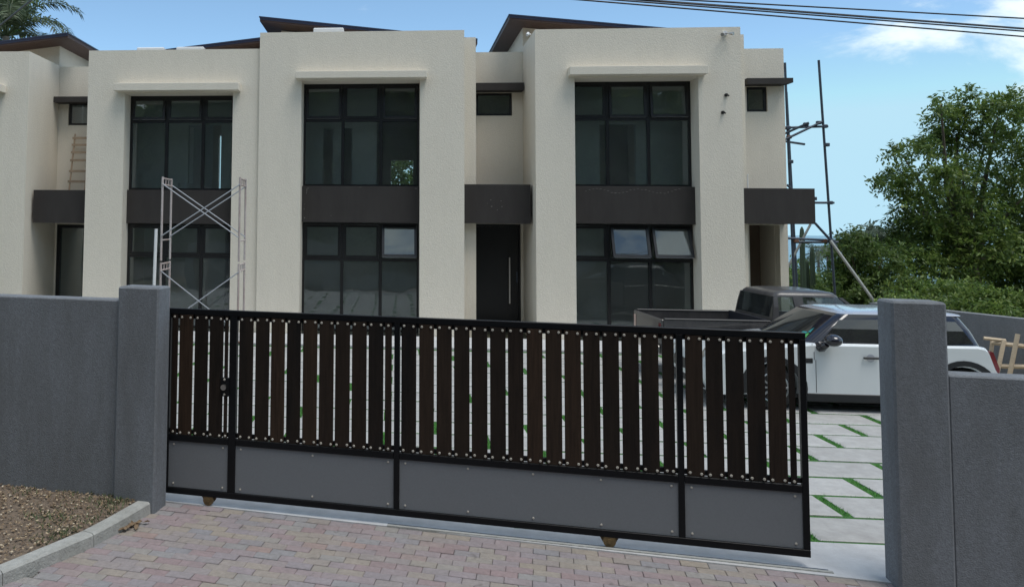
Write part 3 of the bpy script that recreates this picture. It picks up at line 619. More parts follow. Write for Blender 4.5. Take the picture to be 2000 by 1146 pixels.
# timber ladder on the canopy of the scaffold house
la = thing('ladder', 'rough timber ladder standing on the dark canopy in the left entrance recess', 'ladder', at(140, 368, 19.9))
f0, f1 = at(135, 369, 19.9), at(147, 262, 20.38); f0.z = 3.357; wv = Vector((.42, 0, 0))
for o_ in (Vector(), wv):
    bm = B(); path(bm, [f0 + o_, f1 + o_], [.022, .022], 4); put('ladder_rail', bm, 'old_timber', la)
for py in (270, 283, 297, 312, 332, 351):
    t_ = (369 - py) / (369 - 262); c = f0.lerp(f1, t_); bm = B(); box(bm, c.x - .05, c.x + .47, c.y - .04, c.y - .015, c.z - .03, c.z + .03); put('rung', bm, 'old_timber', la)

# ------------------------------------------------------------------ boundary walls and pillars
def gbox(bm, s0, s1, o0, o1, z0, z1, bev=0):
    box(bm, s0, s1, o0, o1, z0, z1, bev=bev)
def gput(name, bm, m, label, cat, group=None):
    o = put(name, bm, m); o.location = (GO.x, GO.y, 0); o.rotation_euler = (0, 0, GA); return tag(o, label, cat, group)
bm = B(); box(bm, -.765, -.405, -.16, -.03, -.3, 1.995, bev=.02)
bm.free(); bm = B(); box(bm, -.765, -.412, -.155, .135, -.3, 1.993, bev=.018)
# the pillar is notched round the gate's run: gate slides behind its front leaf
bm.free(); bm = B(); box(bm, -.765, -.36, -.30, -.045, -.3, 1.99, bev=.016)
gput('gate_pillar', bm, 'render_grey', 'grey rendered gate pillar at the left end of the gate, beside the kerb', 'pillar', 'gate pillars')
bm = B(); box(bm, 5.425, 5.775, -.25, .0, -.4, 2.06, bev=.016)
gput('gate_pillar', bm, 'render_grey', 'grey rendered gate pillar right of the open gap, in front of the white car', 'pillar', 'gate pillars')
bm = B(); box(bm, -6.5, -.762, -.255, -.06, -.3, 1.862, bev=.012)
gput('boundary_wall', bm, 'render_grey', 'tall dark grey rendered wall at the left behind the earth verge', 'wall', 'front boundary walls')
bm = B(); box(bm, 5.772, 9.6, -.235, -.03, -.4, 1.545, bev=.012)
gput('boundary_wall', bm, 'render_grey', 'low dark grey rendered wall at the right edge, beside the right pillar', 'wall', 'front boundary walls')
a, b = Vector((9.30, 16.6)), Vector((11.7, 9.9)); d = (b - a).normalized(); n_ = Vector((-d.y, d.x))
bm = B(); slab(bm, [(a + n_ * .1)[:], (a - n_ * .1)[:], (b - n_ * .1)[:], (b + n_ * .1)[:]], -.3, 1.15)
tag(put('side_wall', bm, 'render_pale'), 'weathered pale grey side wall behind the rear of the white car', 'wall')

# ------------------------------------------------------------------ sliding gate
gt = thing('sliding_gate', 'black steel sliding gate with dark wooden slats and grey lower panels', 'gate', (GO.x, GO.y, 0), GA, world=False)
TOP, BOT, SL, SR = 1.776, .085, -.42, 4.938
def gpart(name, lst, m='gate_black', bev=.003, parent=None):
    return boxes(name, lst, m, parent or gt, bev=bev)
gpart('top_rail', [(SL, SR, 0, .05, TOP - .05, TOP)])
gpart('bottom_rail', [(SL, SR, 0, .05, BOT, BOT + .055)])
gpart('end_post', [(SR - .045, SR, .001, .049, BOT + .056, TOP - .051)]); gpart('end_post', [(SL, SL + .045, .001, .049, BOT + .056, TOP - .051)])
posts = [(.212, .282), (1.735, 1.783), (4.012, 4.058)]
for a, b in posts: gpart('post', [(a, b, .001, .049, BOT + .056, TOP - .051)])
ends = [SL + .046, .211, .283, 1.734, 1.784, 4.011, 4.059, SR - .046]
for a, b in zip(ends[::2], ends[1::2]):
    gpart('middle_rail', [(a, b, .002, .048, .562, .618)])
    gpart('slat_rail', [(a, b, .020, .045, .628, .668)]); gpart('slat_rail', [(a, b, .020, .045, TOP - .092, TOP - .052)])
    pn = gpart('gate_panel', [(a, b, .014, .022, BOT + .057, .560)], 'gate_panel', .001)
    bm = B(); tube(bm, (0, 0, 0), (0, -.006, 0), .010, 8, .007); sc = mesh('panel_screw', bm, 'screw', 40)
    k = max(2, round((b - a) / .42)) if b - a > .7 else 2
    for i in range(k):
        xx = a + .05 + (b - a - .1) * i / (k - 1)
        for z in (BOT + .09, .53): obj('panel_screw', sc, pn, loc=(xx, .0139, z))
SLATS = [(-.284, -.152), (-.131, -.002), (.016, .149), (.164, .197), (.306, .44), (.464, .593), (.612, .74), (.761, .889), (.911, 1.042), (1.062, 1.193), (1.209, 1.34), (1.36, 1.49), (1.508, 1.639), (1.654, 1.713),
         (1.798, 1.927), (1.952, 2.079), (2.102, 2.231), (2.25, 2.38), (2.398, 2.529), (2.551, 2.68), (2.698, 2.824), (2.851, 2.979), (3.003, 3.132), (3.152, 3.283), (3.301, 3.431), (3.45, 3.578), (3.599, 3.729), (3.747, 3.877), (3.905, 3.993),
         (4.077, 4.204), (4.226, 4.349), (4.37, 4.498), (4.521, 4.649), (4.668, 4.795), (4.815, 4.858), (-.36, -.303)]
bm = B(); tube(bm, (0, 0, 0), (0, -.007, 0), .0115, 8, .008); sc = mesh('screw', bm, 'screw', 40)
for a, b in SLATS:
    s_ = gpart('slat', [(a, b, .001 + .002 * random.random(), .019, .622, TOP - .053)], 'slat', .003)
    xs = [a + .022, b - .022] if b - a > .07 else [(a + b) / 2]
    for x in xs:
        for z in (.645, TOP - .078): obj('screw', sc, s_, loc=(x + random.uniform(-.004, .004), .0008, z + random.uniform(-.004, .004)))
lk = gpart('lock_box', [(.14, .215, -.016, .0, 1.0, 1.17)]); bm = B(); tube(bm, (.175, -.016, 1.085), (.175, -.042, 1.085), .026, 14); put('lock_cylinder', bm, 'steel', lk, 40)
for z in (1.018, 1.152): obj('screw', sc, lk, loc=(.175, -.016, z))
for s in (.03, 3.49):
    bm = B(); prism(bm, [(s - .075, BOT - .001), (s + .075, BOT - .001), (s + .05, BOT - .045), (s - .05, BOT - .045)], .026, .030); prism(bm, [(s - .075, BOT - .001), (s + .075, BOT - .001), (s + .05, BOT - .045), (s - .05, BOT - .045)], .042, .048)
    wh = put('wheel_bracket', bm, 'brass', gt)
    bm = B(); tube(bm, (s, .002, .056), (s, .025, .056), .050, 20); tube(bm, (s, -.008, .056), (s, .002, .056), .017, 10); put('wheel', bm, 'brass', wh, 40)

# ------------------------------------------------------------------ vehicles
def loft(bm, outline, yc, hw, sl, zc=.55):
    """sweep a side outline across the width; slices (t, inset, drop) round the flanks off"""
    cx = sum(p[0] for p in outline) / len(outline); rings = []
    for t, ix, dz in sl:
        rings.append([bm.verts.new((cx + (x - cx) * (1 - ix), yc + t * hw, z - dz * max(0, min(1, (z - zc) / .3)))) for x, z in outline])
    for a, b in zip(rings, rings[1:]):
        for i in range(len(outline)):
            j = (i + 1) % len(outline); bm.faces.new((a[i], a[j], b[j], b[i]))
    bm.faces.new(rings[0]); bm.faces.new(list(reversed(rings[-1])))
SLC = [(-1, .020, .035), (-.965, .008, .012), (-.9, .003, .003), (-.6, .0, 0), (0, -.012, -.01), (.6, 0, 0), (.9, .003, .003), (.965, .008, .012), (1, .020, .035)]
def arch(cx, cz, r, z0, n=12):
    """points along a wheel arch from rear to front (x falling)"""
    a0 = math.asin((z0 - cz) / r); return [(cx + r * math.cos(a0 + (math.pi - 2 * a0) * i / n), cz + r * math.sin(a0 + (math.pi - 2 * a0) * i / n)) for i in range(n + 1)]
def rrect(x0, x1, hw, rf, rr, z, yc, bow=0, n=6):
    pts = []
    for (cx, cy, a0, r) in ((x1 - rr, hw - rr, 0, rr), (x0 + rf, hw - rf, 90, rf), (x0 + rf, -hw + rf, 180, rf), (x1 - rr, -hw + rr, 270, rr)):
        for i in range(n + 1):
            a = rad(a0 + 90 * i / n); x = cx + r * math.cos(a); y = cy + r * math.sin(a)
            if x < (x0 + x1) / 2: x -= bow * (1 - (y / hw) ** 2) * (1 if x < x0 + rf else 0)
            pts.append((x, yc + y, z))
    return pts
def rings_mesh(bm, rings):
    R_ = [[bm.verts.new(p) for p in r] for r in rings]
    for a, b in zip(R_, R_[1:]):
        for i in range(len(a)):
            j = (i + 1) % len(a); bm.faces.new((a[i], a[j], b[j], b[i]))
    bm.faces.new(R_[-1]); bm.faces.new(list(reversed(R_[0])))
def poly3(bm, pts, th):
    """thin panel through 3-D points"""
    pts = [Vector(p) for p in pts]; n = (pts[1] - pts[0]).cross(pts[2] - pts[0]).normalized() * th
    a = [bm.verts.new(p) for p in pts]; b = [bm.verts.new(p + n) for p in pts]; bm.faces.new(a); bm.faces.new(list(reversed(b)))
    for i in range(len(pts)): j = (i + 1) % len(pts); bm.faces.new((a[j], a[i], b[i], b[j]))
def wheel(t, x, y, r, out_, name='wheel'):
    bm = B(); w_ = .2
    prof = [(.62 * r, 0), (.9 * r, 0), (.98 * r, .03), (r, .06), (r, w_ - .06), (.9 * r, w_), (.6 * r, w_)]
    n = 28; rings = [[bm.verts.new((x + rr * math.cos(2 * math.pi * k / n), y - out_ * d, r + rr * math.sin(2 * math.pi * k / n))) for k in range(n)] for rr, d in prof]
    for a, b in zip(rings, rings[1:]):
        for k in range(n): bm.faces.new((a[k], a[(k + 1) % n], b[(k + 1) % n], b[k]))
    bm.faces.new(rings[0]); bm.faces.new(rings[-1])
    ty = put(name, bm, 'tyre', t, 50)
    bm = B()
    for k in range(10):
        a = 2 * math.pi * k / 10; c, s = math.cos(a), math.sin(a); p0 = Vector((x + c * .08 * r, y + out_ * .004, r + s * .08 * r)); p1 = Vector((x + c * .63 * r, y + out_ * .006, r + s * .63 * r)); tube(bm, p0, p1, .018, 6)
    tube(bm, (x, y - out_ * .01, r), (x, y + out_ * .014, r), .06, 14)
    n = 28; ring = [[bm.verts.new((x + q * r * math.cos(2 * math.pi * k / n), y + out_ * e, r + q * r * math.sin(2 * math.pi * k / n))) for k in range(n)] for q, e in ((.60, .002), (.64, .009), (.68, .002))]
    for a, b in zip(ring, ring[1:]):
        for k in range(n): bm.faces.new((a[k], a[(k + 1) % n], b[(k + 1) % n], b[k]))
    put('rim', bm, 'rim', ty, 40)
# white hatchback, nose to the left
yN, hw = 11.98, .86; yc = yN + hw
car = thing('parked_car', 'white hatchback with black pillars parked side on behind the right gate pillar', 'car', (6.4, yc, 0))
FW, RW, WR = 5.34, 7.88, .315
ol = [(4.52, .20), (4.44, .36), (4.43, .56), (4.46, .68), (4.52, .76), (4.64, .815), (4.95, .86), (5.25, .895), (5.55, .925), (5.85, .955), (6.6, .958), (7.4, .96), (8.10, .965), (8.20, .945), (8.255, .87), (8.32, .66), (8.37, .56), (8.41, .50), (8.41, .36), (8.33, .22)]
ol += [(RW + .365, .22)] + arch(RW, WR, .375, .22)[1:-1] + [(RW - .365, .22), (FW + .365, .22)] + arch(FW, WR, .375, .22)[1:-1] + [(FW - .365, .22)]
bm = B(); loft(bm, ol, yc, hw, SLC); body = put('body', bm, 'car_white', car, 32)
GZ = lambda z: .94 + (z - .94) * .925
bm = B(); rings_mesh(bm, [rrect(5.84, 8.20, .80, .12, .14, .94, yc, .12), rrect(6.11, 8.12, .735, .12, .14, GZ(1.17), yc, .09), rrect(6.33, 8.03, .665, .12, .14, GZ(1.345), yc, .06), rrect(6.38, 8.0, .645, .12, .14, GZ(1.385), yc, .05)])
put('cabin', bm, 'car_dark', car, 40)
bm = B(); rings_mesh(bm, [rrect(6.40, 8.06, .648, .13, .14, GZ(1.386), yc, .05), rrect(6.45, 8.05, .63, .13, .14, GZ(1.402), yc, .05), rrect(6.58, 7.98, .55, .16, .15, GZ(1.425), yc, .06), rrect(6.85, 7.7, .42, .16, .15, GZ(1.435), yc, .03)]); put('roof', bm, 'car_roof', car, 50)
def side(x, z, p=.006): 
    f = (z - .94) / (1.17 - .94) if z < 1.17 else 1 + (z - 1.17) / (1.345 - 1.17)
    y = .80 - .065 * min(f, 1) - (.07 * (f - 1) if f > 1 else 0); return Vector((x, yc - y - p, GZ(z)))
def side_panel(name, pts, m, p=.006):
    bm = B()
    lo = [q for q in pts]; poly = [side(x, z, p) for x, z in lo]
    vs = [bm.verts.new(v) for v in poly]; bm.faces.new(vs); return put(name, bm, m, car)
for nm, top_, bot_ in (('side_window', [(6.33, 1.305), (7.02, 1.318)], [(6.03, .978), (7.02, .972)]), ('side_window', [(7.09, 1.318), (7.90, 1.305)], [(7.09, .972), (8.06, .985)])):
    bm = B(); (xa, za), (xb, zb) = bot_; (xc, zc_), (xd, zd) = top_; mA = xa + (xc - xa) * (1.17 - za) / (zc_ - za); mB = xb + (xd - xb) * (1.17 - zb) / (zd - zb)
    v = [bm.verts.new(side(*q)) for q in ((xa, za), (xb, zb), (mB, 1.17), (mA, 1.17), (xd, zd), (xc, zc_))]
    bm.faces.new((v[0], v[1], v[2], v[3])); bm.faces.new((v[3], v[2], v[4], v[5])); put(nm, bm, 'car_glass', car)
# windscreen with stickers
def ws(u, v, p=.008):
    """u across -1..1, v up 0..1"""
    x = 5.84 + (6.37 - 5.84) * v - (.12 - .06 * v) * (1 - u * u); y = (.735 - .11 * v) * u; return Vector((x - p + .05 * abs(u) ** 3, yc + y, .955 + .36 * v + p))
bm = B(); g_ = [[bm.verts.new(ws(-1 + 2 * i / 8, j / 3)) for i in range(9)] for j in range(4)]
for j in range(3):
    for i in range(8): bm.faces.new((g_[j][i], g_[j][i + 1], g_[j + 1][i + 1], g_[j + 1][i]))
wsn = put('windscreen', bm, 'car_glass', car, 60)
for nm, u0, u1, v0, v1, m_ in (('sticker', -.98, -.80, .02, .26, 'sticker_green'), ('sticker', -.97, -.78, .30, .52, 'sticker'), ('sticker', -.78, -.66, .05, .3, 'sticker'), ('sticker', -.93, -.83, .80, .92, 'sticker_white')):
    bm = B(); bm.faces.new([bm.verts.new(ws(u, v, .014)) for u, v in ((u0, v0), (u1, v0), (u1, v1), (u0, v1))]); put(nm, bm, m_, wsn)
for cx in (FW, RW):
    o_, i_ = [], []
    for k in range(19):
        a = rad(-12 + 204 * k / 18); o_.append((cx + .455 * math.cos(a), WR + .445 * math.sin(a))); i_.append((cx + .372 * math.cos(a), WR + .372 * math.sin(a)))
    for yy in (yN - .012, yc + hw - .02):
        bm = B(); prism(bm, o_ + i_[::-1], yy, yy + .032); put('wheel_arch_trim', bm, 'plastic', car)
for a_ in ((yN - .008, yN + .12), (yc + hw - .12, yc + hw + .008)): boxes('sill', [(FW + .44, RW - .44, *a_, .135, .262)], 'plastic', car, bev=.015)
boxes('underbody', [(4.7, 8.25, yN + .14, yc + hw - .14, .16, .30)], 'plastic', car)
bm = B()
for xl in (5.915, 7.07): 
    for k in range(6): z0 = .27 + k * .113; box(bm, xl - .003 - (.02 * max(0, k - 3) if xl < 6 else 0), xl + .003 - (.02 * max(0, k - 3) if xl < 6 else 0), yN - .003 + (.010 if k == 5 else 0), yN + .01, z0, z0 + .113)
put('door_gap', bm, 'plastic', car)
dh = boxes('door_handle', [(6.54, 6.75, yN - .045, yN - .022, .755, .785)], 'plastic', car, bev=.008); bm = B(); tube(bm, (6.65, yN - .004, .765), (6.65, yN + .004, .765), .055, 20); put('handle_cup', bm, 'car_roof', dh, 40)
bm = B(); tube(bm, (6.56, yN - .03, .77), (6.56, yN, .77), .008); tube(bm, (6.73, yN - .03, .77), (6.73, yN, .77), .008); put('handle_post', bm, 'car_dark', dh)
bm = B(); r_ = bmesh.ops.create_uvsphere(bm, u_segments=18, v_segments=12, radius=1)
for v in r_['verts']: v.co = Vector((6.075 + v.co.x * .115, yN - .155 + v.co.y * .125, 1.02 + v.co.z * .085))
path(bm, [(5.99, yN + .05, .90), (5.98, yN - .05, .905), (6.01, yN - .12, .96)], [.075, .06, .04], 10); put('wing_mirror', bm, 'car_dark', car, 60)
boxes('side_vent', [(5.66, 5.89, yN - .006, yN + .02, .66, .76)], 'plastic', car, bev=.02)
for yy in (yN + .1, yc + hw - .1):
    bm = B(); tube(bm, (4.60, yy + (.03 if yy < yc else -.03), .715), (4.475, yy + (.03 if yy < yc else -.03), .70), .135, 20, .125); hl = put('headlight', bm, 'lamp', car, 40)
    bm = B(); n = 24; rr_ = [[bm.verts.new((4.47 - e, yy + (.03 if yy < yc else -.03) + q * math.cos(2 * math.pi * k / n), .70 + q * math.sin(2 * math.pi * k / n))) for k in range(n)] for q, e in ((.10, .0), (.115, .02), (.14, 0))]
    for a, b in zip(rr_, rr_[1:]):
        for k in range(n): bm.faces.new((a[k], a[(k + 1) % n], b[(k + 1) % n], b[k]))
    put('lamp_ring', bm, 'steel', hl, 40)
boxes('grille', [(4.40, 4.5, yc - .45, yc + .45, .40, .60)], 'plastic', car, bev=.03); boxes('lower_grille', [(4.42, 4.55, yc - .6, yc + .6, .24, .34)], 'plastic', car, bev=.02)
bm = B(); prism(bm, [(8.235, .90), (8.275, .885), (8.35, .66), (8.345, .60), (8.30, .60), (8.22, .83)], yN + .012, yN + .16); put('tail_light', bm, 'tail', car)
bm = B(); prism(bm, [(8.235, .90), (8.275, .885), (8.35, .66), (8.345, .60), (8.30, .60), (8.22, .83)], yc + hw - .16, yc + hw - .012); put('tail_light', bm, 'tail', car)
bm = B(); box(bm, 8.30, 8.44, yN + .06, yc + hw - .06, .36, .54, bev=.03); put('bumper', bm, 'car_white', car)
for x in (FW, RW): wheel(car, x, yN + .015, WR, -1); wheel(car, x, yc + hw - .015, WR, 1)
# dark pickup behind it
pN, pw = 14.0, .80; pc = pN + pw
pk = thing('pickup_truck', 'dusty dark grey pickup truck with an empty open bed behind the white car', 'pickup truck', (6.5, pc, 0))
FWp, RWp, WRp = 8.25, 5.45, .33
ol = [(6.26, .40), (6.25, .70), (6.25, .985), (7.0, .988), (7.85, .985), (8.3, .97), (8.75, .93), (8.85, .88), (8.9, .7), (8.92, .45), (8.8, .38), (FWp + .4, .38)] + arch(FWp, WRp, .40, .38)[1:-1] + [(FWp - .4, .38)]
bm = B(); loft(bm, ol, pc, pw, SLC); put('cab_body', bm, 'pickup', pk, 32)
bm = B(); rings_mesh(bm, [rrect(6.335, 7.43, .655, .09, .16, 1.425, pc), rrect(6.345, 7.41, .648, .09, .16, 1.455, pc), rrect(6.39, 7.36, .61, .1, .16, 1.50, pc), rrect(6.52, 7.22, .5, .1, .14, 1.525, pc)]); put('roof', bm, 'pickup', pk, 50)
def pside(x, z, sg=-1, p=0.0):
    y = .765 - .05 * (z - .99) / .27 if z < 1.26 else .715 - .06 * (z - 1.26) / .18; return Vector((x, pc + sg * (y + p), z))
def frontx(z): return 7.90 - (z - .99) * 1.06
def backx(z): return 6.265 + (z - .99) * .15
for sg in (-1, 1):
    for nm, q in (('rear_pillar', [(backx(.99), .99), (6.37, .99), (6.385, 1.26), (backx(1.26), 1.26), (6.395, 1.43), (backx(1.43), 1.43)]), ('door_pillar', [(6.65, .99), (6.79, .99), (6.79, 1.26), (6.65, 1.26), (6.795, 1.43), (6.64, 1.43)]), ('front_pillar', [(frontx(.99) - .10, .99), (frontx(.99), .99), (frontx(1.26), 1.26), (frontx(1.26) - .07, 1.26), (frontx(1.43), 1.43), (frontx(1.43) - .06, 1.43)])):
        bm = B(); v = [pside(*k, sg) for k in q]; poly3(bm, [v[0], v[1], v[2], v[3]], sg * .04); poly3(bm, [v[3], v[2], v[4], v[5]], sg * .04); put(nm, bm, 'pickup', pk)
    for nm, q in (('window_sill', [(6.372, .99), (6.648, .99), (6.65, 1.075), (6.376, 1.075)]), ('door_sill', [(6.792, .99), (frontx(.99) - .102, .99), (frontx(1.05) - .095, 1.05), (6.792, 1.05)])):
        bm = B(); poly3(bm, [pside(*k, sg) for k in q], sg * .035); put(nm, bm, 'pickup', pk)
    for nm, q in (('rear_side_window', [(6.376, 1.076), (6.648, 1.076), (6.65, 1.26), (6.386, 1.26), (6.64, 1.43), (6.396, 1.43)]), ('door_window', [(6.793, 1.051), (frontx(1.05) - .09, 1.051), (frontx(1.26) - .068, 1.26), (6.793, 1.26), (frontx(1.43) - .058, 1.43), (6.797, 1.43)])):
        bm = B(); v = [bm.verts.new(pside(*k, sg, -.012)) for k in q]; bm.faces.new((v[0], v[1], v[2], v[3])); bm.faces.new((v[3], v[2], v[4], v[5])); put(nm, bm, 'screen_glass', pk)
bm = B(); box(bm, 6.695, 6.703, pN + .02, pN + .06, .45, 1.0); put('door_gap', bm, 'pickup_in', pk)
bm = B(); poly3(bm, [(backx(.99), pc - .74, .99), (backx(.99), pc + .74, .99), (backx(1.08), pc + .725, 1.08), (backx(1.08), pc - .725, 1.08)], .03); put('rear_sill', bm, 'pickup', pk)
bm = B(); bm.faces.new([bm.verts.new(v) for v in ((backx(1.08) + .01, pc - .70, 1.081), (backx(1.42) + .01, pc - .65, 1.428), (backx(1.42) + .01, pc + .65, 1.428), (backx(1.08) + .01, pc + .70, 1.081))]); put('rear_window', bm, 'car_glass', pk)
bm = B(); bm.faces.new([bm.verts.new(v) for v in ((frontx(1.0) - .01, pc - .70, 1.0), (frontx(1.43) - .01, pc - .62, 1.43), (frontx(1.43) - .01, pc + .62, 1.43), (frontx(1.0) - .01, pc + .70, 1.0))]); put('windscreen', bm, 'screen_glass', pk)
for yy in (pc - .36, pc + .36):
    boxes('seat', [(6.42, 6.60, yy - .24, yy + .24, .95, 1.14)], 'pickup_in', pk, bev=.04)
bm = B(); tube(bm, (7.30, pc - .36, 1.0), (7.26, pc - .36, 1.03), .17, 16); put('steering_wheel', bm, 'pickup_in', pk)
for y0, y1 in ((pN, pN + .07), (pc + pw - .07, pc + pw)):
    bm = B(); sp = [(4.50, .50), (4.49, 1.015), (6.22, 1.015), (6.22, .45), (RWp + .38, .45)] + arch(RWp, WRp, .39, .45)[1:-1] + [(RWp - .38, .45), (4.6, .45)]
    prism(bm, sp, y0, y1); put('bed_side', bm, 'pickup', pk)
    boxes('bed_rail', [(4.49, 6.22, y0 - .012, y1 + .012, 1.016, 1.042)], 'plastic', pk, bev=.012)
boxes('tailgate', [(4.45, 4.50, pN + .01, pc + pw - .01, .52, 1.02)], 'pickup', pk, bev=.015)
boxes('bed', [(4.5, 6.19, pN + .071, pc + pw - .071, .58, .64), (6.15, 6.20, pN + .072, pc + pw - .072, .64, 1.05), (RWp - .4, RWp + .4, pN + .071, pN + .25, .64, .80), (RWp - .4, RWp + .4, pc + pw - .25, pc + pw - .071, .64, .80)], 'pickup_in', pk)
boxes('chassis', [(4.6, 8.8, pc - .5, pc + .5, .36, .56)], 'plastic', pk); boxes('rear_bumper', [(4.36, 4.448, pN + .05, pc + pw - .05, .45, .58)], 'steel', pk, bev=.02)
for y in (pN + .09, pc + pw - .09): boxes('tail_lamp', [(4.446, 4.452, y - .06, y + .06, .70, .95)], 'tail', pk)
for x in (FWp, RWp): wheel(pk, x, pN + .03, WRp, -1); wheel(pk, x, pc + pw - .03, WRp, 1)

# ------------------------------------------------------------------ white frame scaffold
sc_ = thing('scaffold_tower', 'flaking white frame scaffold tower with crossed braces in front of the second house', 'scaffold', (-4.3, 17.3, 0))
def frame(x, dx, z0, z1):
    bm = B(); n = Vector((x, 17.0, 0)); f = Vector((x + dx, 17.75, 0)); zz = Vector((0, 0, 1))
    for p in (n, f): tube(bm, p + zz * z0, p + zz * z1, .024, 10)
    for h in (z1 - .03, z1 - .17): tube(bm, n + zz * h, f + zz * h, .018)
    for t_ in (.35, .65): q = n.lerp(f, t_); tube(bm, q + zz * (z1 - .17), q + zz * (z1 - .03), .013)
    tube(bm, n + zz * (z0 + .45), f + zz * (z0 + .45), .015); put('scaffold_frame', bm, 'scaffold_white', sc_, 40)
XL, XR = -5.17, -3.44
for z0, z1 in ((.02, 1.70), (1.74, 3.58)):
    frame(XL, -.02, z0, z1); frame(XR, -.02, z0, z1)
for z0, z1, ys in ((.25, 1.52, (17.0,)), (2.27, 3.42, (17.0, 17.75))):
    for y in ys:
        for a, b in ((XL, XR), (XR, XL)):
            bm = B(); tube(bm, (a + .01, y - .03, z1), (b - .01, y - .03, z0), .013); put('cross_brace', bm, 'brace', sc_, 40)
for p in ((XL, 17.0), (XL - .02, 17.75), (XR, 17.0), (XR - .02, 17.75)):
    boxes('base_plate', [(p[0] - .07, p[0] + .07, p[1] - .07, p[1] + .07, .0125, .03)], 'rust', sc_)
bm = B(); p = at(305, 447, 16.9); q = at(305, 553, 16.9); tube(bm, (q.x - .06, 16.9, .012), p, .035, 10); tag(put('plastic_pipe', bm, 'white_paint', smooth=40), 'white plastic pipe standing upright beside the scaffold tower', 'pipe')

# ------------------------------------------------------------------ tube scaffold at the end of the terrace
YS = 21.6
ss = thing('tube_scaffold', 'dark tube and coupler scaffold beside the right end of the terrace', 'scaffold', (10.2, YS, 0))
def st(p0, p1, Y0_, Y1_, m='tube', r=.030, ground=False, nm='scaffold_tube'):
    a, b = at(*p0, Y0_), at(*p1, Y1_)
    if ground: b = a + (b - a) * ((a.z + .1) / (a.z - b.z))
    bm = B(); tube(bm, a, b, r, 10); put(nm, bm, m, ss, 40)
st((1533, 123), (1551, 560), YS, YS, ground=True, nm='standard'); st((1599, 118), (1632, 596), YS, YS, ground=True, nm='standard')
st((1536, 180), (1549, 420), YS + 1.2, YS + 1.2, ground=True, nm='standard')
st((1524, 250), (1617, 247), YS - .06, YS - .06, nm='ledger'); st((1590, 396), (1629, 396), YS - .06, YS - .06, nm='ledger')
st((1536, 465), (1629, 470), YS - .07, YS - .07, nm='ledger'); st((1550, 473), (1637, 473), YS + .06, YS + .06, nm='ledger')
st((1522, 266), (1580, 240), YS - .1, YS - .5, nm='brace'); st((1522, 278), (1606, 238), YS - .1, YS - .1, nm='brace'); st((1524, 275), (1571, 282), YS + 1.1, YS + .2, nm='brace')
st((1592, 436), (1634, 482), YS - .15, YS - .15, nm='brace', r=.032); st((1622, 470), (1714, 598), YS - .2, YS - .9, 'tube_pale', .036, True, nm='raking_shore')
st((1583, 438), (1540, 520), YS + .4, YS + .4, 'tube_pale', ground=True, nm='brace'); st((1537, 361), (1546, 369), YS - .1, YS - .1, nm='brace')
for (px, py) in ((1539, 250), (1574, 243), (1599, 240), (1611, 247), (1541, 268), (1544, 316), (1615, 283), (1555, 470), (1610, 470), (1626, 472), (1621, 396), (1590, 388)):
    p = at(px, py, YS - .05); bm = B(); box(bm, p.x - .055, p.x + .055, p.y - .05, p.y + .05, p.z - .045, p.z + .045, bev=.012); put('coupler', bm, 'rust' if px in (1555, 1610, 1541) else 'tube', ss)

# ------------------------------------------------------------------ timber and boards by the side wall
YT = 13.9
tf = thing('trestle', 'raw timber trestle standing by the side wall behind the white car', 'trestle', at(1965, 718, YT))
def plank(p0, p1, Y0_, Y1_, w_=.075, nm='plank', down=False):
    a, b = at(*p0, Y0_), at(*p1, Y1_)
    if down: b = a + (b - a) * (a.z / (a.z - b.z))
    bm = B(); path(bm, [a, b], [w_ * .7, w_ * .7], 4); put(nm, bm, 'timber', tf)
plank((1988, 652), (1974, 722), YT - .25, YT - .25, .055, 'leg', True); plank((1961, 664), (1950, 716), YT, YT - .05, .055, 'leg', True); plank((1939, 662), (1934, 700), YT + .2, YT + .2, .05, 'leg', True)
plank((1921, 660), (1964, 665), YT + .1, YT + .05, .04, 'rail'); plank((1938, 669), (2012, 677), YT + .15, YT - .3, .05, 'rail'); plank((1955, 715), (2015, 716), YT - .05, YT - .2, .05, 'rail')
for i, (x, y, rz, l, w_) in enumerate([(9.55, 13.2, .3, 1.6, .5), (9.85, 13.35, .1, 1.5, .45), (9.75, 13.0, .5, 1.4, .3)]):
    bm = B(); box(bm, -l / 2, l / 2, -w_ / 2, w_ / 2, 0, .03); o = put('board', bm, 'ply', loc=(x, y, .0 + .032 * i), rot=(0, 0, rz))
    tag(o, ['bottom board of the low timber stack by the trestle frame', 'middle board of the low timber stack by the trestle frame', 'top board of the low timber stack by the trestle frame'][i], 'board', 'boards stacked by the trestle')
bm = B(); box(bm, -.5, .5, -.12, .12, 0, .12); tag(put('timber_block', bm, 'ply', loc=(9.62, 12.75, 0), rot=(0, 0, .2)), 'pale timber block lying in front of the board stack', 'timber')

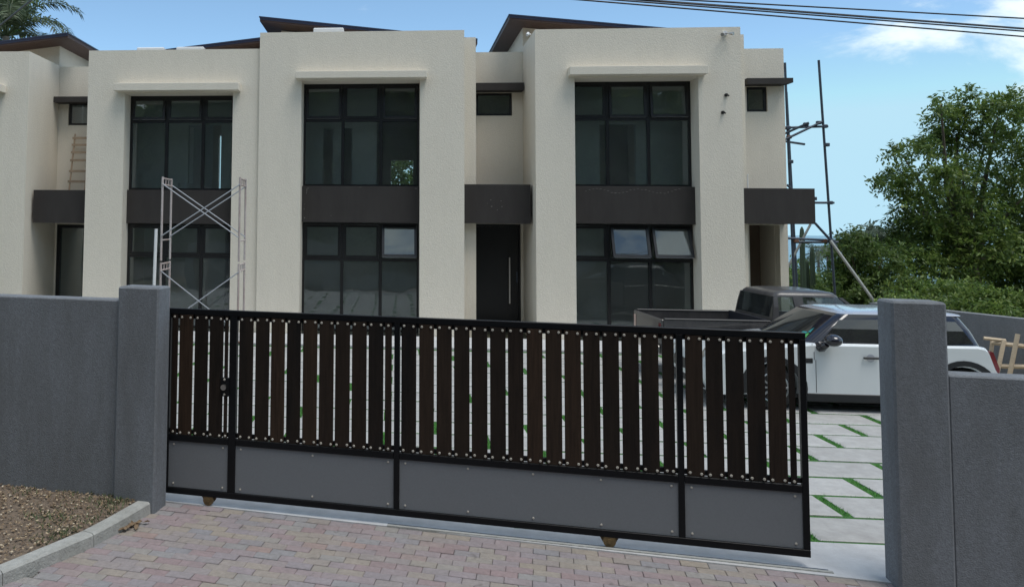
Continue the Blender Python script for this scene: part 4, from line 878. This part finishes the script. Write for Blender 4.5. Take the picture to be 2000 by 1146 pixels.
# ------------------------------------------------------------------ overhead lines
def cable(pl, p2, sag, label, lo=-2.0, hi=2.2, r=.012):
    bm = B(); pts = []
    for i in range(25):
        t_ = lo + (hi - lo) * i / 24; u = (t_ - lo) / (hi - lo); p = pl.lerp(p2, t_); p.z -= sag * (4 * u * (1 - u)) - sag * (4 * (-lo / (hi - lo)) * (1 + lo / (hi - lo))) ; pts.append(p)
    path(bm, pts, [r] * 25, 6); tag(put('power_cable', bm, 'cable'), label, 'cable', 'overhead cables'); return pts
ends_ = []
for (p0, p1, dY, lab) in (((1330, 0), (2000, 36.5), .35, 'topmost overhead cable crossing the upper right sky'), ((1240, 0), (2000, 57), .15, 'second highest overhead cable crossing the upper right sky'), ((1195, 0), (2000, 61.5), .0, 'third overhead cable from the top, close under the second'), ((1130, 0), (2000, 72), -.2, 'lowest overhead cable crossing the upper right sky'), ((1262, 0), (2000, 56), .25, 'overhead cable running almost along the second one')):
    ends_.append(cable(at(*p0, 12 + dY), at(*p1, 13.86 + dY), .0, lab, -1.6, 1.9))
for k, sd_ in ((0, 'left'), (-1, 'right')):
    c = sum((e[k] for e in ends_), Vector()) / len(ends_)
    po = thing('utility_pole', 'wooden utility pole carrying the overhead cables, ' + sd_ + ' of the gate', 'utility pole', (c.x, c.y, 0), 0, 'utility poles')
    bm = B(); tube(bm, (c.x, c.y, -.2), (c.x, c.y, c.z + .6), .15, 12, .11); put('pole', bm, 'pole_wood', po, 40)
    bm = B(); box(bm, c.x - .06, c.x + .06, c.y - .8, c.y + .8, c.z - .12, c.z - .02); put('crossarm', bm, 'pole_wood', po)
a, b = at(0, 50, 14), at(62, 0, 11.6); bm = B(); d = b - a; path(bm, [a - d * 1.2, a, b, b + d * 3.0], [.016] * 4, 6)
tag(put('service_cable', bm, 'cable'), 'thick dark cable slanting across the top left corner in front of the palm', 'cable')

# ------------------------------------------------------------------ trees and plants
r1 = np.random.default_rng(21)
big = [(1880, 200, 18), (1893, 188, 12), (1850, 235, 34), (1838, 205, 16), (1905, 228, 22), (1930, 205, 18), (1950, 225, 32), (1985, 205, 32), (2025, 235, 45), (1868, 262, 34), (1800, 292, 24), (1776, 292, 15), (1760, 300, 9), (1748, 298, 6), (1836, 286, 26), (1925, 275, 32), (1975, 285, 40), (2030, 310, 50),
       (1737, 355, 14), (1724, 352, 8), (1745, 372, 10), (1760, 350, 24), (1795, 360, 34), (1850, 350, 32), (1880, 330, 22), (1905, 345, 36), (1955, 350, 36), (2010, 375, 50), (1762, 398, 22), (1800, 412, 38), (1860, 410, 42), (1915, 410, 42), (1975, 430, 42), (2040, 450, 50),
       (1770, 450, 26), (1815, 468, 42), (1870, 475, 44), (1930, 480, 42), (1990, 500, 46), (1765, 495, 26), (1795, 520, 36), (1850, 535, 42), (1910, 545, 44), (1970, 555, 44), (2030, 560, 46)]
big = [(x, y, r * (.70 if y < 330 else .78 if y < 440 else .92)) for x, y, r in big]
lb = pxlobes(big, 25.5, 1.6, r1)
lb += [((p[0][0] * 1.08 + .5 + r1.normal(0, .3), p[0][1] + 2.0, p[0][2] * 1.02), p[1] * 1.05, .85) for p in lb[30::2]]
bb = at(1900, 600, 26); tree('broadleaf_tree', 'tall loose broadleaf tree at the right edge, sky showing through its top', 'tree', (bb.x, 26, -.1), limbs_for((bb.x, 26, -.1), lb, r1, .24, n=16), lb, 30, 12, .36, .145, .055, 'leaf', r1)
sh = [(1655, 500, 26), (1680, 488, 20), (1652, 532, 22), (1690, 520, 30), (1725, 505, 30), (1650, 565, 28), (1695, 560, 34), (1735, 550, 34), (1670, 595, 30), (1720, 595, 30)]
l2 = pxlobes(sh, 23.8, .7, r1); l2 += [(tuple(at(1662, 478, 23.5)), .25, 1), (tuple(at(1672, 472, 23.5)), .18, 1)]
bb = at(1690, 600, 23.8); tree('bushy_tree', 'bushy mid green tree left of the tall one, behind the slanting shore', 'tree', (bb.x, 23.8, -.1), limbs_for((bb.x, 23.8, -.1), l2, r1, .1, n=6), l2, 42, 12, .34, .12, .045, 'leaf_light', r1)
hd = [(1770, 575, 26), (1800, 590, 28), (1840, 585, 30), (1885, 590, 32), (1930, 600, 32), (1975, 610, 34), (2025, 615, 36), (1760, 600, 22), (1860, 615, 26), (1950, 625, 26)]
for i in range(5):
    l3 = pxlobes(hd[i * 2:i * 2 + 2], 20.5 - i * .8, .4, r1); c = l3[0][0]
    tree('hedge_shrub', ['dense dark shrub just left of the right gate pillar', 'dense shrub above the right gate pillar', 'dense shrub right of the gate pillar, above the side wall', 'dense shrub over the side wall, second from the right edge', 'dense shrub over the side wall at the right edge'][i], 'shrub', (c[0], c[1], -.1), limbs_for((c[0], c[1], -.1), l3, r1, .06, n=2), l3, 60, 12, .28, .10, .04, 'leaf', r1, group='shrubs along the side wall')
fr_ = [(1690, 462, 20), (1660, 466, 12), (1720, 462, 18), (1745, 470, 16), (1700, 478, 20)]
l4 = pxlobes(fr_, 58, 1, r1, .35); bb = at(1700, 540, 58); tree('rain_tree', 'distant pale flat topped tree beyond the bushy tree', 'tree', (bb.x, 58, tz(58)), limbs_for((bb.x, 58, tz(58)), l4, r1, .3, n=4), l4, 7, 10, .9, .4, .16, 'leaf_far', r1)
for i, (px, py, rr, Y) in enumerate([(1568, 560, 24, 36), (1610, 560, 26, 38), (1640, 570, 26, 34), (1550, 530, 18, 42), (1628, 556, 16, 46), (1652, 600, 26, 30)]):
    l5 = pxlobes([(px, py, rr), (px + 12, py + 12, rr * .8), (px - 8, py + 18, rr * .8), (px, py + 30, rr * .8)], Y, .4, r1); bb = at(px, py, Y)
    tree('far_shrub', ['far light green shrub between the cacti', 'far light green shrub under the distant palms', 'light green shrub at the foot of the right scaffold tube', 'small far shrub just right of the end wall', 'far shrub right of the distant palms', 'low light green shrub behind the pickup windscreen'][i], 'shrub', (bb.x, Y, tz(Y)), limbs_for((bb.x, Y, tz(Y)), l5, r1, .08, n=2), l5, 22, 10, .5, .2, .08, 'leaf_light', r1, group='shrubs beyond the scaffold')
def palm(label, base, top, nf, fl, ll, m, rng, tr=.16, group=None, nleaf=46, lw=.05, elev=(-20, 70), az=None):
    t = thing('palm_tree', label, 'palm', base, 0, group)
    b, c = Vector(base), Vector(top); bm = B(); path(bm, [b, b.lerp(c, .4) + Vector((.1, 0, 0)), c], [tr * 1.2, tr, tr * .7], 10); put('trunk', bm, 'palm_bark', t, 60)
    for i in range(nf):
        a = (2 * math.pi * i / nf + rng.normal(0, .15)) if az is None else az[i][0]; e = rad(rng.uniform(*elev)) if az is None else az[i][1]
        d = Vector((math.cos(a) * math.cos(e), math.sin(a) * math.cos(e), math.sin(e))); pts = []; p = c.copy(); st_ = fl / 14
        for k in range(15):
            pts.append(p.copy()); p = p + d * st_; d.z -= .11 + .02 * k * .4; d.normalize()
        bm = B(); path(bm, pts, [.03 * (1 - k / 16) + .004 for k in range(15)], 5)
        for k in range(nleaf):
            u = .12 + .87 * k / nleaf; j = min(13, int(u * 14)); q = pts[j].lerp(pts[j + 1], u * 14 - j); dd = (pts[j + 1] - pts[j]).normalized(); sd_ = dd.cross(Vector((0, 0, 1))).normalized()
            L_ = ll * (1 - .6 * abs(u - .45)) * rng.uniform(.85, 1.1)
            for sg in (-1, 1):
                dr = (sd_ * sg * .8 + dd * .55 + Vector((rng.normal(0, .1), rng.normal(0, .1), rng.normal(.05, .15)))).normalized(); wv_ = dd * lw
                tip = q + dr * L_ * .6 + (dr + Vector((0, 0, -.75))).normalized() * L_ * .4; mid_ = q + dr * L_ * .55
                v = [bm.verts.new(x) for x in (q, mid_ + wv_ * .5, tip, mid_ - wv_ * .5)]; bm.faces.new(v)
        put('frond', bm, m, t)
    return t
r2 = np.random.default_rng(4)
c = at(12, 72, 31); palm('large palm with arching fronds above the roof at the top left corner', (c.x - .3, 31, -.1), (c.x, 31, c.z), 19, 3.7, .85, 'frond', r2, .2, nleaf=70, lw=.06, elev=(0, 80))
l6 = pxlobes([(-40, -10, 60), (0, 0, 44), (38, 2, 26), (10, 40, 26), (-60, 50, 60)], 34, .8, r1); bb = at(-20, 40, 34); tree('broadleaf_tree', 'dark leafy tree behind the palm in the top left corner', 'tree', (bb.x, 34, -.1), limbs_for((bb.x, 34, -.1), l6, r1, .2, n=4), l6, 18, 12, .6, .22, .08, 'leaf', r1)
for i, (px, py, Y) in enumerate([(1598, 498, 62), (1616, 494, 58)]):
    c = at(px, py, Y); palm(['distant palm just right of the tall cacti', 'distant palm left of the right scaffold tube'][i], (c.x, Y, tz(Y)), tuple(c), 13, 1.9, .45, 'leaf_far', r2, .12, 'distant palms', nleaf=26, lw=.07, elev=(-10, 70))
def cactus(label, px, py, Y, r):
    p = at(px, py, Y); n = 16; bm = B(); rings = []; hs = [0, .3, .6, .9, .97, 1.0]
    for k, hh in enumerate(hs):
        rr = r * (1, 1.02, 1, .95, .7, .25)[k]; rings.append([bm.verts.new((p.x + rr * (1 - .18 * (j % 2)) * math.cos(2 * math.pi * j / n), Y + rr * (1 - .18 * (j % 2)) * math.sin(2 * math.pi * j / n), -.1 + (p.z + .1) * hh)) for j in range(n)])
    for a, b in zip(rings, rings[1:]):
        for j in range(n): bm.faces.new((a[j], a[(j + 1) % n], b[(j + 1) % n], b[j]))
    bm.faces.new(rings[-1]); tag(put('columnar_cactus', bm, 'cactus'), label, 'cactus', 'columnar cacti by the scaffold')
cactus('tallest columnar cactus, leftmost of the three beside the scaffold', 1566, 443, 24, .075); cactus('middle columnar cactus, shortest of the three beside the scaffold', 1576, 508, 24.4, .065); cactus('rightmost columnar cactus of the three beside the scaffold', 1586, 481, 24.2, .07)
# a garden tree behind the houses, seen through a rear window
l7 = [((0.6 + r1.normal(0, .8), 31 + r1.normal(0, .6), 2.6 + k * .35), .9, .9) for k in range(8)]
tree('garden_tree', 'green garden tree glimpsed through the rear window of the middle house', 'tree', (.6, 31, -.1), limbs_for((.6, 31, -.1), l7, r1, .12, n=3), l7, 10, 10, .5, .22, .09, 'leaf_light', r1)
# roadside trees behind the viewer; they show in the window glass
r3 = np.random.default_rng(9); proto = None
for i in range(18):
    x, y = -27 + 6.4 * (i % 9) + (3 if i > 8 else 0) + r3.uniform(-1, 1), (-15 if i < 9 else -20) + r3.uniform(-1.5, 1.5)
    if proto is None:
        lo = [((r3.normal(0, 2.1), r3.normal(0, 1.6), .9 + 14.5 * k / 27 + r3.normal(0, .5)), r3.uniform(1.5, 2.2), .85) for k in range(28)]
        proto = tree('roadside_tree', 'large leafy roadside tree across the street, behind the viewer', 'tree', (0, 0, 0), limbs_for((0, 0, 0), lo, r3, .3, n=8), lo, 4.6, 12, 1.1, .5, .24, 'leaf', r3, group='roadside trees across the street')
        t = proto; ch = list(proto.children)
    else:
        t = proto.copy(); COL.objects.link(t)
        for c_ in ch: k = c_.copy(); COL.objects.link(k); k.parent = t
    t.location = (x, y, -.1); t.rotation_euler = (0, 0, r3.uniform(0, 6.28)); t.scale = (1, 1, r3.uniform(.9, 1.1))
for o in bpy.data.objects:
    if '_world' in o: del o['_world']
